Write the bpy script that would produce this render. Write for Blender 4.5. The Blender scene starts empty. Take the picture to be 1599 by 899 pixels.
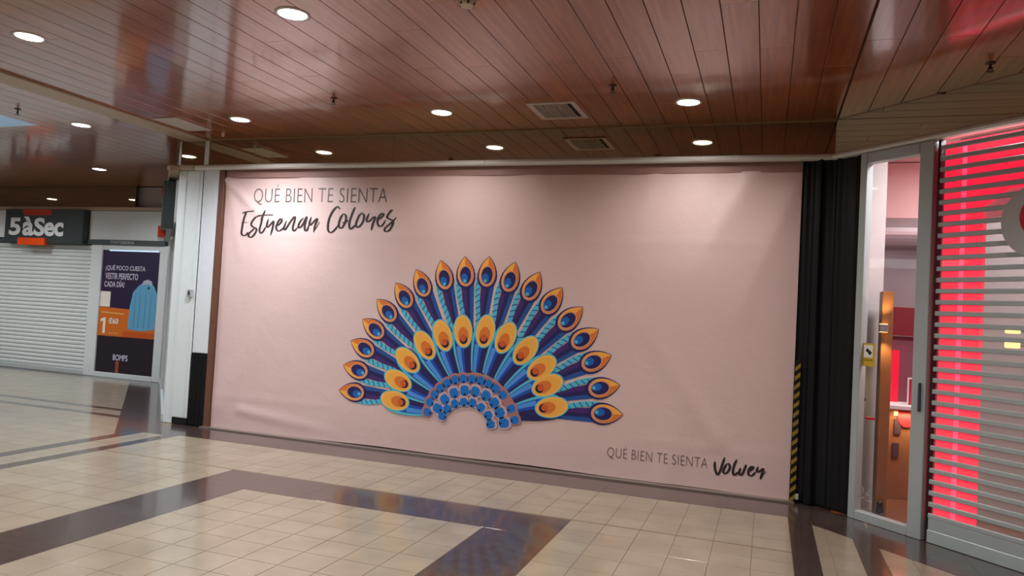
import bpy, bmesh, math, random
from mathutils import Vector, Matrix
random.seed(7)
C = bpy.context.scene.collection
SC = bpy.context.scene

# ------------------------------------------------------------ camera
F_PX = 1147.7                       # focal length in pixels of the 1599 px wide frame
YAW, PITCH, ROLL, EYE = 0.33538, 0.03218, 0.05421, 1.6
fw = Vector((-math.sin(YAW)*math.cos(PITCH), math.cos(YAW)*math.cos(PITCH), math.sin(PITCH)))
r0 = Vector((math.cos(YAW), math.sin(YAW), 0)); u0 = r0.cross(fw)
rt = math.cos(ROLL)*r0 + math.sin(ROLL)*u0
up = -math.sin(ROLL)*r0 + math.cos(ROLL)*u0
cam_d = bpy.data.cameras.new('camera'); cam = bpy.data.objects.new('camera', cam_d); C.objects.link(cam)
cam_d.sensor_fit = 'HORIZONTAL'; cam_d.sensor_width = 36; cam_d.lens = 36*F_PX/1599
cam_d.clip_start = 0.05; cam_d.clip_end = 200
cam.matrix_world = Matrix(((rt.x, up.x, -fw.x, 0), (rt.y, up.y, -fw.y, 0), (rt.z, up.z, -fw.z, EYE), (0, 0, 0, 1)))
SC.camera = cam
def proj(p):                        # where a world point falls in the frame, used only to rank repeated pieces by size
    d = Vector(p) - Vector((0, 0, EYE)); z = d.dot(fw)
    if z < 0.2: return None
    return (799.5 + F_PX*d.dot(rt)/z, 449.5 - F_PX*d.dot(up)/z)

# ------------------------------------------------------------ exposure, world, large lights
SC.view_settings.view_transform = 'Standard'
SC.view_settings.look = 'None'
SC.view_settings.exposure = -0.18
SC.view_settings.gamma = 1.0
SC.view_settings.use_curve_mapping = False
SC.cycles.max_bounces = 8
SC.cycles.sample_clamp_indirect = 4.0
SC.cycles.caustics_reflective = False
SC.cycles.caustics_refractive = False
w = bpy.data.worlds.new('world'); SC.world = w; w.use_nodes = True
w.node_tree.nodes['Background'].inputs[0].default_value = (0.80, 0.86, 0.92, 1)
w.node_tree.nodes['Background'].inputs[1].default_value = 0.5

def lin(c):
    return tuple(((v/255)/12.92 if v/255 <= 0.04045 else ((v/255+0.055)/1.055)**2.4) for v in c)

def area(name, loc, rot, sx, sy, power, col=(1, 1, 1)):
    d = bpy.data.lights.new(name, 'AREA'); d.shape = 'RECTANGLE'; d.size = sx; d.size_y = sy
    d.energy = power; d.color = col
    o = bpy.data.objects.new(name, d); C.objects.link(o); o.location = loc; o.rotation_euler = rot
    return o
# added unseen fill lamps under the ceiling: behind the photographer, and over the side aisle at the left
area('fill_hall', (-7.5, -4.5, 3.45), (0, 0, 0), 8, 6, 165, (0.98, 0.99, 1.0))
area('fill_aisle', (-9.4, -0.3, 3.47), (0, 0, 0), 2.2, 4.0, 225, (0.88, 0.95, 1.0))
area('fill_aisle_far', (-14.5, 5.0, 3.46), (0, 0, 0), 3, 4, 150, (0.86, 0.94, 1.0))

# ------------------------------------------------------------ materials
MAT = {}
def nt(name):
    m = bpy.data.materials.new(name); m.use_nodes = True; MAT[name] = m
    return m, m.node_tree, m.node_tree.nodes['Principled BSDF']
def mat(name, col, rough=0.5, metal=0.0, noise=0.0, nscale=8.0, coat=0.0, emit=None, estr=0.0, bump=0.0, bscale=60.0, ior=1.45, rnoise=0.0):
    if name in MAT: return MAT[name]
    m, t, b = nt(name); c = lin(col)
    b.inputs['Roughness'].default_value = rough; b.inputs['Metallic'].default_value = metal
    b.inputs['IOR'].default_value = ior
    b.inputs['Coat Weight'].default_value = coat; b.inputs['Coat Roughness'].default_value = 0.06
    n = t.nodes.new('ShaderNodeTexNoise'); n.inputs['Scale'].default_value = nscale; n.inputs['Detail'].default_value = 4
    tc = t.nodes.new('ShaderNodeTexCoord'); t.links.new(tc.outputs['Object'], n.inputs['Vector'])
    mx = t.nodes.new('ShaderNodeMix'); mx.data_type = 'RGBA'
    k = max(noise, 0.03)
    mx.inputs['A'].default_value = (*[v*(1-k) for v in c], 1); mx.inputs['B'].default_value = (*[min(1, v*(1+k)) for v in c], 1)
    t.links.new(n.outputs['Fac'], mx.inputs['Factor']); t.links.new(mx.outputs['Result'], b.inputs['Base Color'])
    if bump:
        n2 = t.nodes.new('ShaderNodeTexNoise'); n2.inputs['Scale'].default_value = bscale; t.links.new(tc.outputs['Object'], n2.inputs['Vector'])
        bp = t.nodes.new('ShaderNodeBump'); bp.inputs['Strength'].default_value = bump; bp.inputs['Distance'].default_value = 0.01
        t.links.new(n2.outputs['Fac'], bp.inputs['Height']); t.links.new(bp.outputs['Normal'], b.inputs['Normal'])
    if emit:
        b.inputs['Emission Color'].default_value = (*lin(emit), 1); b.inputs['Emission Strength'].default_value = estr
    return m

def plank_mat():
    m, t, b = nt('ceiling_wood')
    tc = t.nodes.new('ShaderNodeTexCoord'); oi = t.nodes.new('ShaderNodeObjectInfo')
    mp = t.nodes.new('ShaderNodeMapping'); mp.inputs['Scale'].default_value = (26, 1.2, 8)
    t.links.new(tc.outputs['Object'], mp.inputs['Vector'])
    n = t.nodes.new('ShaderNodeTexNoise'); n.inputs['Scale'].default_value = 1.0; n.inputs['Detail'].default_value = 6
    n.inputs['Distortion'].default_value = 0.6
    t.links.new(mp.outputs['Vector'], n.inputs['Vector'])
    r = t.nodes.new('ShaderNodeValToRGB'); r.color_ramp.elements[0].color = (*lin((132, 66, 28)), 1); r.color_ramp.elements[1].color = (*lin((176, 98, 52)), 1)
    r.color_ramp.elements[0].position = 0.3; r.color_ramp.elements[1].position = 0.75
    t.links.new(n.outputs['Fac'], r.inputs['Fac'])
    hs = t.nodes.new('ShaderNodeHueSaturation')
    ma = t.nodes.new('ShaderNodeMath'); ma.operation = 'MULTIPLY_ADD'; ma.inputs[1].default_value = 0.22; ma.inputs[2].default_value = 0.89
    t.links.new(oi.outputs['Random'], ma.inputs[0]); t.links.new(ma.outputs[0], hs.inputs['Value'])
    t.links.new(r.outputs['Color'], hs.inputs['Color']); t.links.new(hs.outputs['Color'], b.inputs['Base Color'])
    b.inputs['Roughness'].default_value = 0.32; b.inputs['IOR'].default_value = 1.5
    b.inputs['Coat Weight'].default_value = 0.95; b.inputs['Coat Roughness'].default_value = 0.10; b.inputs['Coat IOR'].default_value = 1.75
    n2 = t.nodes.new('ShaderNodeTexNoise'); n2.inputs['Scale'].default_value = 1.6
    t.links.new(tc.outputs['Object'], n2.inputs['Vector'])
    bp = t.nodes.new('ShaderNodeBump'); bp.inputs['Strength'].default_value = 0.25; bp.inputs['Distance'].default_value = 0.01
    t.links.new(n2.outputs['Fac'], bp.inputs['Height']); t.links.new(bp.outputs['Normal'], b.inputs['Coat Normal'])
    return m
def tile_mat(name, a, c2, rough, scale, coatr):
    m, t, b = nt(name)
    tc = t.nodes.new('ShaderNodeTexCoord'); oi = t.nodes.new('ShaderNodeObjectInfo')
    ad = t.nodes.new('ShaderNodeVectorMath'); ad.operation = 'ADD'
    sc = t.nodes.new('ShaderNodeVectorMath'); sc.operation = 'SCALE'; sc.inputs['Scale'].default_value = 1.0
    t.links.new(oi.outputs['Location'], sc.inputs[0]); t.links.new(tc.outputs['Object'], ad.inputs[0]); t.links.new(sc.outputs[0], ad.inputs[1])
    n = t.nodes.new('ShaderNodeTexNoise'); n.inputs['Scale'].default_value = scale; n.inputs['Detail'].default_value = 5
    t.links.new(ad.outputs[0], n.inputs['Vector'])
    r = t.nodes.new('ShaderNodeValToRGB'); r.color_ramp.elements[0].color = (*lin(a), 1); r.color_ramp.elements[1].color = (*lin(c2), 1)
    r.color_ramp.elements[0].position = 0.35; r.color_ramp.elements[1].position = 0.7
    t.links.new(n.outputs['Fac'], r.inputs['Fac']); t.links.new(r.outputs['Color'], b.inputs['Base Color'])
    b.inputs['Roughness'].default_value = rough; b.inputs['IOR'].default_value = 1.5
    b.inputs['Coat Weight'].default_value = 0.6; b.inputs['Coat Roughness'].default_value = coatr
    return m
def glass_mat(name, tint, rmin, rmax, alpha_col=(1, 1, 1)):
    m = bpy.data.materials.new(name); m.use_nodes = True; MAT[name] = m; t = m.node_tree
    t.nodes.remove(t.nodes['Principled BSDF']); out = t.nodes['Material Output']
    tr = t.nodes.new('ShaderNodeBsdfTransparent'); tr.inputs[0].default_value = (*tint, 1)
    gl = t.nodes.new('ShaderNodeBsdfGlossy'); gl.inputs['Roughness'].default_value = 0.02; gl.inputs[0].default_value = (*alpha_col, 1)
    lw = t.nodes.new('ShaderNodeFresnel'); lw.inputs['IOR'].default_value = 1.5
    mr = t.nodes.new('ShaderNodeMapRange'); mr.inputs['To Min'].default_value = rmin; mr.inputs['To Max'].default_value = rmax
    mx = t.nodes.new('ShaderNodeMixShader')
    t.links.new(lw.outputs[0], mr.inputs['Value']); t.links.new(mr.outputs['Result'], mx.inputs[0])
    t.links.new(tr.outputs[0], mx.inputs[1]); t.links.new(gl.outputs[0], mx.inputs[2]); t.links.new(mx.outputs[0], out.inputs[0])
    return m
plank_mat()
tile_mat('cream_tile', (146, 134, 116), (162, 150, 131), 0.30, 3.5, 0.12)
tile_mat('dark_tile', (62, 49, 45), (78, 64, 58), 0.24, 14, 0.09)
glass_mat('clear_glass', (0.97, 0.98, 0.98), 0.0, 0.6)
def film_mat():
    glass_mat('shutter_film', (0.9, 0.9, 0.9), 0.0, 0.5); t = MAT['shutter_film'].node_tree
    out = t.nodes['Material Output']; src = out.inputs[0].links[0].from_socket
    df = t.nodes.new('ShaderNodeBsdfDiffuse'); df.inputs[0].default_value = (*lin((190, 192, 190)), 1)
    mx = t.nodes.new('ShaderNodeMixShader'); mx.inputs[0].default_value = 0.30
    t.links.new(src, mx.inputs[1]); t.links.new(df.outputs[0], mx.inputs[2]); t.links.new(mx.outputs[0], out.inputs[0])
film_mat()
M = lambda n: MAT[n]
mat('grout', (128, 112, 94), 0.8)
mat('dark_joint', (70, 36, 22), 0.8)
def mirror(name, col, r=0.02):
    m = mat(name, col, r, 1.0); return m
mirror('bronze_mirror', (196, 184, 158), 0.03)
mat('brushed_rail', (222, 224, 220), 0.3, 0.2)
mat('pale_trim', (176, 158, 138), 0.35)
mat('beige_trim', (150, 128, 92), 0.4)
mat('white_paint', (224, 234, 236), 0.4, noise=0.03)
mat('white_gloss', (225, 232, 238), 0.22, coat=0.3)
mat('white_groove', (120, 124, 126), 0.5)
mat('wall_grey', (190, 188, 184), 0.7)
mat('black_gap', (14, 14, 15), 0.6)
mat('black_board', (26, 27, 30), 0.35)
mat('black_cloth', (13, 13, 16), 0.5, bump=0.12, bscale=30, ior=1.33)
mat('brown_wood', (112, 76, 60), 0.4, noise=0.25, nscale=12)
mat('aluminium', (176, 185, 186), 0.4, 0.25)
mat('aluminium_dark', (92, 94, 96), 0.4, 0.6)
mat('steel_light', (196, 204, 202), 0.4, 0.3)
mat('lamp_glow', (255, 255, 255), 0.5, emit=(255, 253, 248), estr=18)
mat('lamp_ring', (205, 200, 195), 0.3, 0.4)
mat('lamp_reflector', (220, 220, 220), 0.12, 0.9)
mat('grille_white', (196, 180, 172), 0.5)
mat('duct_dark', (24, 20, 19), 0.8)
mat('off_white', (214, 206, 190), 0.5)
mat('brass_dark', (70, 58, 46), 0.35, 0.7)
mat('sky_pane', (40, 45, 50), 0.4, emit=(160, 192, 226), estr=1.0)
mat('frosted_pane', (188, 182, 174), 0.4)
mat('tape_black', (18, 17, 15), 0.4)
mat('tape_yellow', (150, 122, 44), 0.4)
# ------------------------------------------------------------ helpers
def tag(o, label=None, cat=None, group=None, kind=None):
    if label: o['label'] = label
    if cat: o['category'] = cat
    if group: o['group'] = group
    if kind: o['kind'] = kind
    return o
def empty(name, loc=(0, 0, 0), rz=0.0, label=None, cat=None, group=None, kind=None):
    o = bpy.data.objects.new(name, None); C.objects.link(o); o.location = loc; o.rotation_euler = (0, 0, rz)
    o.empty_display_size = 0.1
    return tag(o, label, cat, group, kind)
class MB:
    def __init__(s): s.v = []; s.f = []; s.mi = []
    def face(s, pts, mi=0):
        n = len(s.v); s.v += [tuple(p) for p in pts]; s.f.append(tuple(range(n, n+len(pts)))); s.mi.append(mi)
    def box(s, a, b, mi=0, ch=0.0):
        x0, x1 = sorted((a[0], b[0])); y0, y1 = sorted((a[1], b[1])); z0, z1 = sorted((a[2], b[2]))
        bm = bmesh.new()
        vs = [bm.verts.new(p) for p in ((x0,y0,z0),(x1,y0,z0),(x1,y1,z0),(x0,y1,z0),(x0,y0,z1),(x1,y0,z1),(x1,y1,z1),(x0,y1,z1))]
        for q in ((0,3,2,1),(4,5,6,7),(0,1,5,4),(1,2,6,5),(2,3,7,6),(3,0,4,7)): bm.faces.new([vs[i] for i in q])
        if ch > 0: bmesh.ops.bevel(bm, geom=bm.edges[:], offset=ch, segments=1, affect='EDGES')
        s.add(bm, mi); return s
    def add(s, bm, mi=0, mtx=None):
        n = len(s.v); bm.verts.ensure_lookup_table(); bm.verts.index_update()
        for v in bm.verts: s.v.append(tuple(mtx @ v.co if mtx else v.co))
        for f in bm.faces: s.f.append(tuple(n+v.index for v in f.verts)); s.mi.append(mi)
        bm.free(); return s
    def prism(s, poly, z0, z1, mi=0):                 # poly in xy, counter-clockwise
        n = len(s.v); k = len(poly)
        s.v += [(x, y, z0) for x, y in poly] + [(x, y, z1) for x, y in poly]
        s.f.append(tuple(n+k+i for i in range(k))); s.mi.append(mi)
        s.f.append(tuple(n+k-1-i for i in range(k))); s.mi.append(mi)
        for i in range(k):
            j = (i+1) % k; s.f.append((n+i, n+j, n+k+j, n+k+i)); s.mi.append(mi)
        return s
    def lathe(s, prof, seg=32, cx=0, cy=0, mi=0):     # prof: list of (r, z)
        n = len(s.v)
        for r, z in prof:
            for i in range(seg):
                a = 2*math.pi*i/seg; s.v.append((cx+r*math.cos(a), cy+r*math.sin(a), z))
        for k in range(len(prof)-1):
            for i in range(seg):
                j = (i+1) % seg
                s.f.append((n+k*seg+i, n+k*seg+j, n+(k+1)*seg+j, n+(k+1)*seg+i)); s.mi.append(mi)
        return s
    def disc(s, r, z, seg=32, cx=0, cy=0, mi=0):
        s.face([(cx+r*math.cos(2*math.pi*i/seg), cy+r*math.sin(2*math.pi*i/seg), z) for i in range(seg)], mi); return s
    def tube(s, p, q, r, seg=10, mi=0):
        p, q = Vector(p), Vector(q); d = (q-p).normalized()
        a = d.orthogonal().normalized(); b = d.cross(a); n = len(s.v)
        for c in (p, q):
            for i in range(seg):
                t = 2*math.pi*i/seg; s.v.append(tuple(c + a*r*math.cos(t) + b*r*math.sin(t)))
        for i in range(seg):
            j = (i+1) % seg; s.f.append((n+i, n+j, n+seg+j, n+seg+i)); s.mi.append(mi)
        s.f.append(tuple(n+seg-1-i for i in range(seg))); s.f.append(tuple(n+seg+i for i in range(seg))); s.mi += [mi, mi]
        return s
    def mesh(s, name, mats):
        me = bpy.data.meshes.new(name); me.from_pydata(s.v, [], s.f)
        for m in (mats if isinstance(mats, (list, tuple)) else [mats]): me.materials.append(m)
        for p, i in zip(me.polygons, s.mi): p.material_index = i
        me.update(); return me
    def build(s, name, mats, parent=None, smooth=False, **kw):
        me = s.mesh(name, mats)
        if smooth:
            for p in me.polygons: p.use_smooth = True
        o = bpy.data.objects.new(name, me); C.objects.link(o)
        if parent: o.parent = parent
        tag(o, **kw); return o
def bx(name, a, b, m, parent=None, ch=0.0, **kw):
    return MB().box(a, b, 0, ch).build(name, m, parent, **kw)
def copy_tree(o, parent=None):
    c = o.copy(); C.objects.link(c)
    if parent: c.parent = parent
    for ch in o.children: copy_tree(ch, c)
    return c
def clip(poly, a, b, c):                              # keep a*x + b*y <= c
    out = []
    for i in range(len(poly)):
        p, q = poly[i], poly[(i+1) % len(poly)]
        dp, dq = a*p[0]+b*p[1]-c, a*q[0]+b*q[1]-c
        if dp <= 0: out.append(p)
        if (dp < 0 < dq) or (dq < 0 < dp):
            t = dp/(dp-dq); out.append((p[0]+t*(q[0]-p[0]), p[1]+t*(q[1]-p[1])))
    return out
def clipall(poly, hp):
    for h in hp:
        poly = clip(poly, *h)
        if len(poly) < 3: return []
    return poly
def parea(P): return abs(sum(P[i][0]*P[(i+1)%len(P)][1]-P[(i+1)%len(P)][0]*P[i][1] for i in range(len(P))))/2
def inset(P, d):                                       # shrink a convex ccw polygon
    hp = []
    for i in range(len(P)):
        x0, y0 = P[i]; x1, y1 = P[(i+1) % len(P)]; L = math.hypot(x1-x0, y1-y0)
        if L < 1e-6: continue
        nx, ny = (y1-y0)/L, -(x1-x0)/L; hp.append((nx, ny, nx*x0+ny*y0-d))
    return clipall(P, hp)
def seen_area(P, z):
    q = [proj((x, y, z)) for x, y in P]
    if any(v is None for v in q): return 0
    if all(v[0] < -10 or v[0] > 1609 for v in q) or all(v[1] < -10 or v[1] > 909 for v in q): return 0
    # what lies behind the main wall is hidden
    cx = sum(p[0] for p in P)/len(P); cy = sum(p[1] for p in P)/len(P)
    if cy > 7.3 and cx > -7.0: return 0
    if cy > 7.3 and cx/cy > -0.97: return 0
    return parea(q)
def pieces(items, parent, name, m, z0, z1, ch, top, limit=290):
    """items: convex polygons; the largest in view become parts, the rest one joined stuff part"""
    ranked = sorted(items, key=lambda P: -seen_area(P, z1 if top else z0))
    rest = MB()
    def solid(mb, P, ox, oy):
        Q = inset(P, ch)
        if len(Q) < 3 or len(Q) != len(P): Q = P
        A = [(x-ox, y-oy) for x, y in P]; B = [(x-ox, y-oy) for x, y in Q]
        n = len(mb.v); k = len(A); zt, zc, zb = (z1, z1-ch, z0) if top else (z0, z0+ch, z1)
        mb.v += [(x, y, zt) for x, y in B] + [(x, y, zc) for x, y in A] + [(x, y, zb) for x, y in A]
        mb.f.append(tuple((n+i) if top else (n+k-1-i) for i in range(k))); mb.mi.append(0)
        for r in (0, 1):
            for i in range(k):
                j = (i+1) % k; q = (n+r*k+i, n+(r+1)*k+i, n+(r+1)*k+j, n+r*k+j)
                mb.f.append(q if top else q[::-1]); mb.mi.append(0)
    cache = {}
    for idx, P in enumerate(ranked):
        if idx < limit and seen_area(P, z1 if top else z0) > 25:
            cx = sum(p[0] for p in P)/len(P); cy = sum(p[1] for p in P)/len(P)
            key = tuple((round(x-cx, 4), round(y-cy, 4)) for x, y in P)
            if key not in cache:
                mb = MB(); solid(mb, P, cx, cy); cache[key] = mb.mesh(name, m)
            o = bpy.data.objects.new(name, cache[key]); C.objects.link(o); o.location = (cx, cy, 0); o.parent = parent
        else: solid(rest, P, 0, 0)
    if rest.v: rest.build(name, m, parent, kind='stuff')

def text_mesh(txt, size=1.0, offset=0.0, shear=0.0, spacing=1.0):
    cu = bpy.data.curves.new('lettering', 'FONT'); cu.body = txt; cu.size = size; cu.offset = offset; cu.shear = shear
    cu.space_character = spacing; cu.resolution_u = 4; cu.fill_mode = 'FRONT' if hasattr(cu, 'fill_mode') else cu.fill_mode
    o = bpy.data.objects.new('lettering', cu); C.objects.link(o)
    dg = bpy.context.evaluated_depsgraph_get(); me = bpy.data.meshes.new_from_object(o.evaluated_get(dg))
    vs = [tuple(v.co) for v in me.vertices]; fs = [tuple(p.vertices) for p in me.polygons]
    bpy.data.objects.remove(o); bpy.data.curves.remove(cu); bpy.data.meshes.remove(me)
    x0 = min(v[0] for v in vs); x1 = max(v[0] for v in vs); y0 = min(v[1] for v in vs); y1 = max(v[1] for v in vs)
    return [((v[0]-x0)/(x1-x0), (v[1]-y0)/(y1-y0)) for v in vs], fs
def add_text(mb, txt, x0, x1, z0, z1, place, mi=0, depth=0.0, **kw):
    """text stretched to the rectangle; place(x, z) gives the world point"""
    vs, fs = text_mesh(txt, **kw); n = len(mb.v)
    mb.v += [tuple(place(x0+(x1-x0)*a, z0+(z1-z0)*b)) for a, b in vs]
    for f in fs: mb.f.append(tuple(n+i for i in f)); mb.mi.append(mi)
def smooth_line(P, k=5):
    if len(P) < 3: return P
    Q = [P[0]] + list(P) + [P[-1]]; out = []
    for i in range(1, len(Q)-2):
        a, b, c, d = Q[i-1:i+3]
        for s in range(k):
            t = s/k
            out.append(tuple(0.5*((2*b[j]) + (-a[j]+c[j])*t + (2*a[j]-5*b[j]+4*c[j]-d[j])*t*t + (-a[j]+3*b[j]-3*c[j]+d[j])*t**3) for j in (0, 1)))
    out.append(P[-1]); return out
def ribbon(P, wf):                                     # brush stroke outline as quads
    L, R = [], []
    for i, p in enumerate(P):
        q0 = P[max(0, i-1)]; q1 = P[min(len(P)-1, i+1)]
        d = (q1[0]-q0[0], q1[1]-q0[1]); l = math.hypot(*d) or 1; n = (-d[1]/l, d[0]/l); h = wf(i/(len(P)-1), d)/2
        L.append((p[0]+n[0]*h, p[1]+n[1]*h)); R.append((p[0]-n[0]*h, p[1]-n[1]*h))
    return [(L[i], L[i+1], R[i+1], R[i]) for i in range(len(P)-1)]

# ------------------------------------------------------------ main dimensions
YF = 7.27                  # plane of the mirror fascia and of the hoarding front
ZC = 3.52                  # ceiling height
ZR = 3.185                 # underside of the fascia
XA = -7.03                 # left end of the hoarding wall
CR = 7.80                  # right fascia runs along x + y = CR
XK = CR - YF
CL = XA + YF               # left shop side runs along x + y = CL

# ------------------------------------------------------------ floor
P0 = 0.2689
floor = MB().prism([(-24, -10), (8, -10), (8, 12.5), (-24, 12.5)], -0.12, -0.003).build('floor', M('grout'), kind='structure')
def gx(k): return -0.036 - P0*k
def gy(k): return 4.069 + P0*k
regions = [  # x0, x1, y0, y1, extra half planes, all cream
    (gx(15), gx(7), -3, 5.145, []),
    (-6.21, gx(17), -3, 5.66, []),
    (gx(5), 0.234, -3, 5.66, []),
    (-6.21, 0.234, 5.66, 6.70, []),
    (-6.66, -6.36, -3, 6.62, []),
    (0.414, 0.69, -3, 8, [(1, 1, 6.97)]),
    (0.851, 6, -3, 8, [(1, 1, 6.97)]),
    (-15, -6.82, -3, 7.20, [(1, 1, -0.45)]),
    (-15, -6.82, 7.33, 7.61, [(1, 1, -0.45)]),
    (-15, -6.82, 7.74, 10.12, [(1, 1, -0.45)])]
cream, dark = [], []
for x0, x1, y0, y1, hp in regions:
    i0 = int(math.floor((x0+0.036)/P0)); i1 = int(math.ceil((x1+0.036)/P0))
    j0 = int(math.floor((y0-4.069)/P0)); j1 = int(math.ceil((y1-4.069)/P0))
    for i in range(i0, i1):
        for j in range(j0, j1):
            a, b = max(x0, -0.036+i*P0), min(x1, -0.036+(i+1)*P0); c, d = max(y0, gy(j)), min(y1, gy(j+1))
            if b-a < 0.03 or d-c < 0.03: continue
            P = clipall([(a, c), (b, c), (b, d), (a, d)], hp)
            if len(P) < 3: continue
            P = inset(P, 0.0024)
            if len(P) >= 3 and parea(P) > 0.002: cream.append(P)
def darkband(x0, x1, y0, y1, hp=(), step=(1.0756, 1.0756)):
    nx = max(1, round((x1-x0)/step[0])); ny = max(1, round((y1-y0)/step[1]))
    for i in range(nx):
        for j in range(ny):
            a, b = x0+(x1-x0)*i/nx, x0+(x1-x0)*(i+1)/nx; c, d = y0+(y1-y0)*j/ny, y0+(y1-y0)*(j+1)/ny
            P = clipall([(a, c), (b, c), (b, d), (a, d)], list(hp))
            if len(P) >= 3:
                P = inset(P, 0.0008)
                if len(P) >= 3 and parea(P) > 0.001: dark.append(P)
darkband(gx(17), gx(15), -3, 5.145); darkband(gx(17), gx(5), 5.145, 5.66); darkband(gx(7), gx(5), -3, 5.145)
darkband(-6.36, -6.21, -3, 6.70); darkband(-6.82, -6.66, -3, 6.70)
darkband(-6.66, -6.36, 6.62, 6.70)
darkband(-6.82, XK+0.3, 6.70, 7.42, [(1, 1, 7.80)])
darkband(0.234, 0.414, -3, 6.70); darkband(0.69, 0.851, -3, 6.70, [(1, 1, 7.80)])
darkband(0.414, 0.69, 5.9, 6.70, [(-1, -1, -6.97), (1, 1, 7.8)]); darkband(0.851, 6, 0.8, 6.95, [(-1, -1, -6.97), (1, 1, 7.80)], (0.55, 0.55))
darkband(-15, -6.82, 7.20, 7.33, [(1, 1, -0.45)]); darkband(-15, -6.82, 7.61, 7.74, [(1, 1, -0.45)])
darkband(-15, -6.82, 6.0, 10.5, [(-1, -1, 0.45), (1, 1, CL)], (1.2, 0.55))
darkband(-15, -10.0, 10.12, 10.5, [(1, 1, -0.45)])
pieces(cream, floor, 'floor_tile', M('cream_tile'), -0.012, 0.0, 0.0004, True)
pieces(dark, floor, 'border_tile', M('dark_tile'), -0.012, 0.0, 0.0003, True)

# ------------------------------------------------------------ ceiling
SKY = (-10.533, -8.318, 3.50, 6.37)
ceiling = MB()
for P in ([(-24, -10), (SKY[0], -10), (SKY[0], 12.5), (-24, 12.5)], [(SKY[1], -10), (8, -10), (8, 12.5), (SKY[1], 12.5)],
          [(SKY[0], -10), (SKY[1], -10), (SKY[1], SKY[2]), (SKY[0], SKY[2])], [(SKY[0], SKY[3]), (SKY[1], SKY[3]), (SKY[1], 12.5), (SKY[0], 12.5)]):
    ceiling.prism(P, ZC+0.010, ZC+0.12)
ceiling = ceiling.build('ceiling', M('dark_joint'), kind='structure')
PW = 0.2215; planks = []
def plank_region(x0, x1, y0, y1, hp, hole=None):
    k0 = int(math.floor((x0+0.344)/PW)); k1 = int(math.ceil((x1+0.344)/PW))
    for k in range(k0, k1):
        a, b = max(x0, -0.344+k*PW), min(x1, -0.344+(k+1)*PW)
        if b-a < 0.02: continue
        off = 5.32 + {0: 0.0, 1: -0.03, 2: 1.21, 3: -0.8, 4: 0.45}[(k*7+3) % 5]
        ys = sorted(set([y0, y1] + [off + 2.4*n for n in range(-8, 4) if y0 < off+2.4*n < y1] + ([hole[2], hole[3]] if hole and hole[0]-0.01 < a < hole[1]-0.01 else [])))
        for c, d in zip(ys, ys[1:]):
            if hole and hole[0]-0.01 < a < hole[1]-0.01 and c > hole[2]-0.01 and d < hole[3]+0.01: continue
            P = clipall([(a+0.0022, c+0.0005), (b-0.0022, c+0.0005), (b-0.0022, d-0.0005), (a+0.0022, d-0.0005)], hp)
            if len(P) < 3: continue
            if len(P) >= 3 and parea(P) > 0.002: planks.append(P)
plank_region(-6.60, XK, -9, YF, [])
plank_region(XK, 6.0, -9, YF, [(1, 1, CR)])
plank_region(-23.0, -6.93, -4, 10.38, [(1, 1, CL)], SKY)
pieces(planks, ceiling, 'ceiling_plank', M('ceiling_wood'), ZC, ZC+0.012, 0.002, False)
# long flat trim between the two ceiling fields
bx('trim_1', (-6.93, -9, ZC-0.022), (-6.60, YF-0.002, ZC+0.010), M('pale_trim'), ch=0.006, kind='structure')

# ------------------------------------------------------------ walls that carry the fronts
bx('wall_front', (XA+0.03, YF+0.10, 0), (XK-0.02, YF+0.30, ZC), M('wall_grey'), kind='structure')
MB().prism([(-24, 10.50), (-10.15, 10.50), (-10.15, 10.9), (-24, 10.9)], 0, ZC).build('wall_left', M('wall_grey'), kind='structure')
bx('wall_rear', (-24, -10.2, 0), (8, -10, ZC), M('wall_grey'), kind='structure')
bx('wall_far_left', (-24.2, -10, 0), (-24, 12.5, ZC), M('wall_grey'), kind='structure')
bx('wall_far_right', (8, -10, 0), (8.2, 1, ZC), M('wall_grey'), kind='structure')

# mirror fascia of the main front, in panels
fas = empty('mirror_fascia', (XA, YF, ZR), 0, 'long bronze mirror band between ceiling and metal rail above the pink banner', 'fascia')
for a, b in ((0, 0.375), (0.381, 3.0), (3.002, 5.3), (5.302, XK-XA)):
    MB().box((a, 0, 0.0), (b, 0.02, ZC-ZR-0.012)).build('mirror_panel', M('bronze_mirror'), fas)
bx('edge_strip', (0, -0.012, ZC-ZR-0.014), (XK-XA, 0.02, ZC-ZR), M('beige_trim'), fas)
bx('joint_strip', (0.372, -0.006, -0.0), (0.384, 0.022, ZC-ZR-0.014), M('black_gap'), fas)
bx('corner_strip', (-0.012, -0.008, 0), (0.018, 0.03, ZC-ZR-0.014), M('brushed_rail'), fas)
bx('joint_cover', (0.384, -0.010, 0), (0.45, 0.0, ZC-ZR-0.014), M('brushed_rail'), fas)
# 45 degree fascia on the right
f45 = empty('mirror_fascia', (XK, YF, ZR), -math.pi/4, 'bronze mirror band angled over the red lit shutter at the right', 'fascia')
MB().box((0.0, 0, 0), (2.3, 0.02, ZC-ZR-0.004)).build('mirror_panel', M('bronze_mirror'), f45)
MB().box((2.302, 0, 0), (4.6, 0.02, ZC-ZR-0.004)).build('mirror_panel', M('bronze_mirror'), f45)
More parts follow.
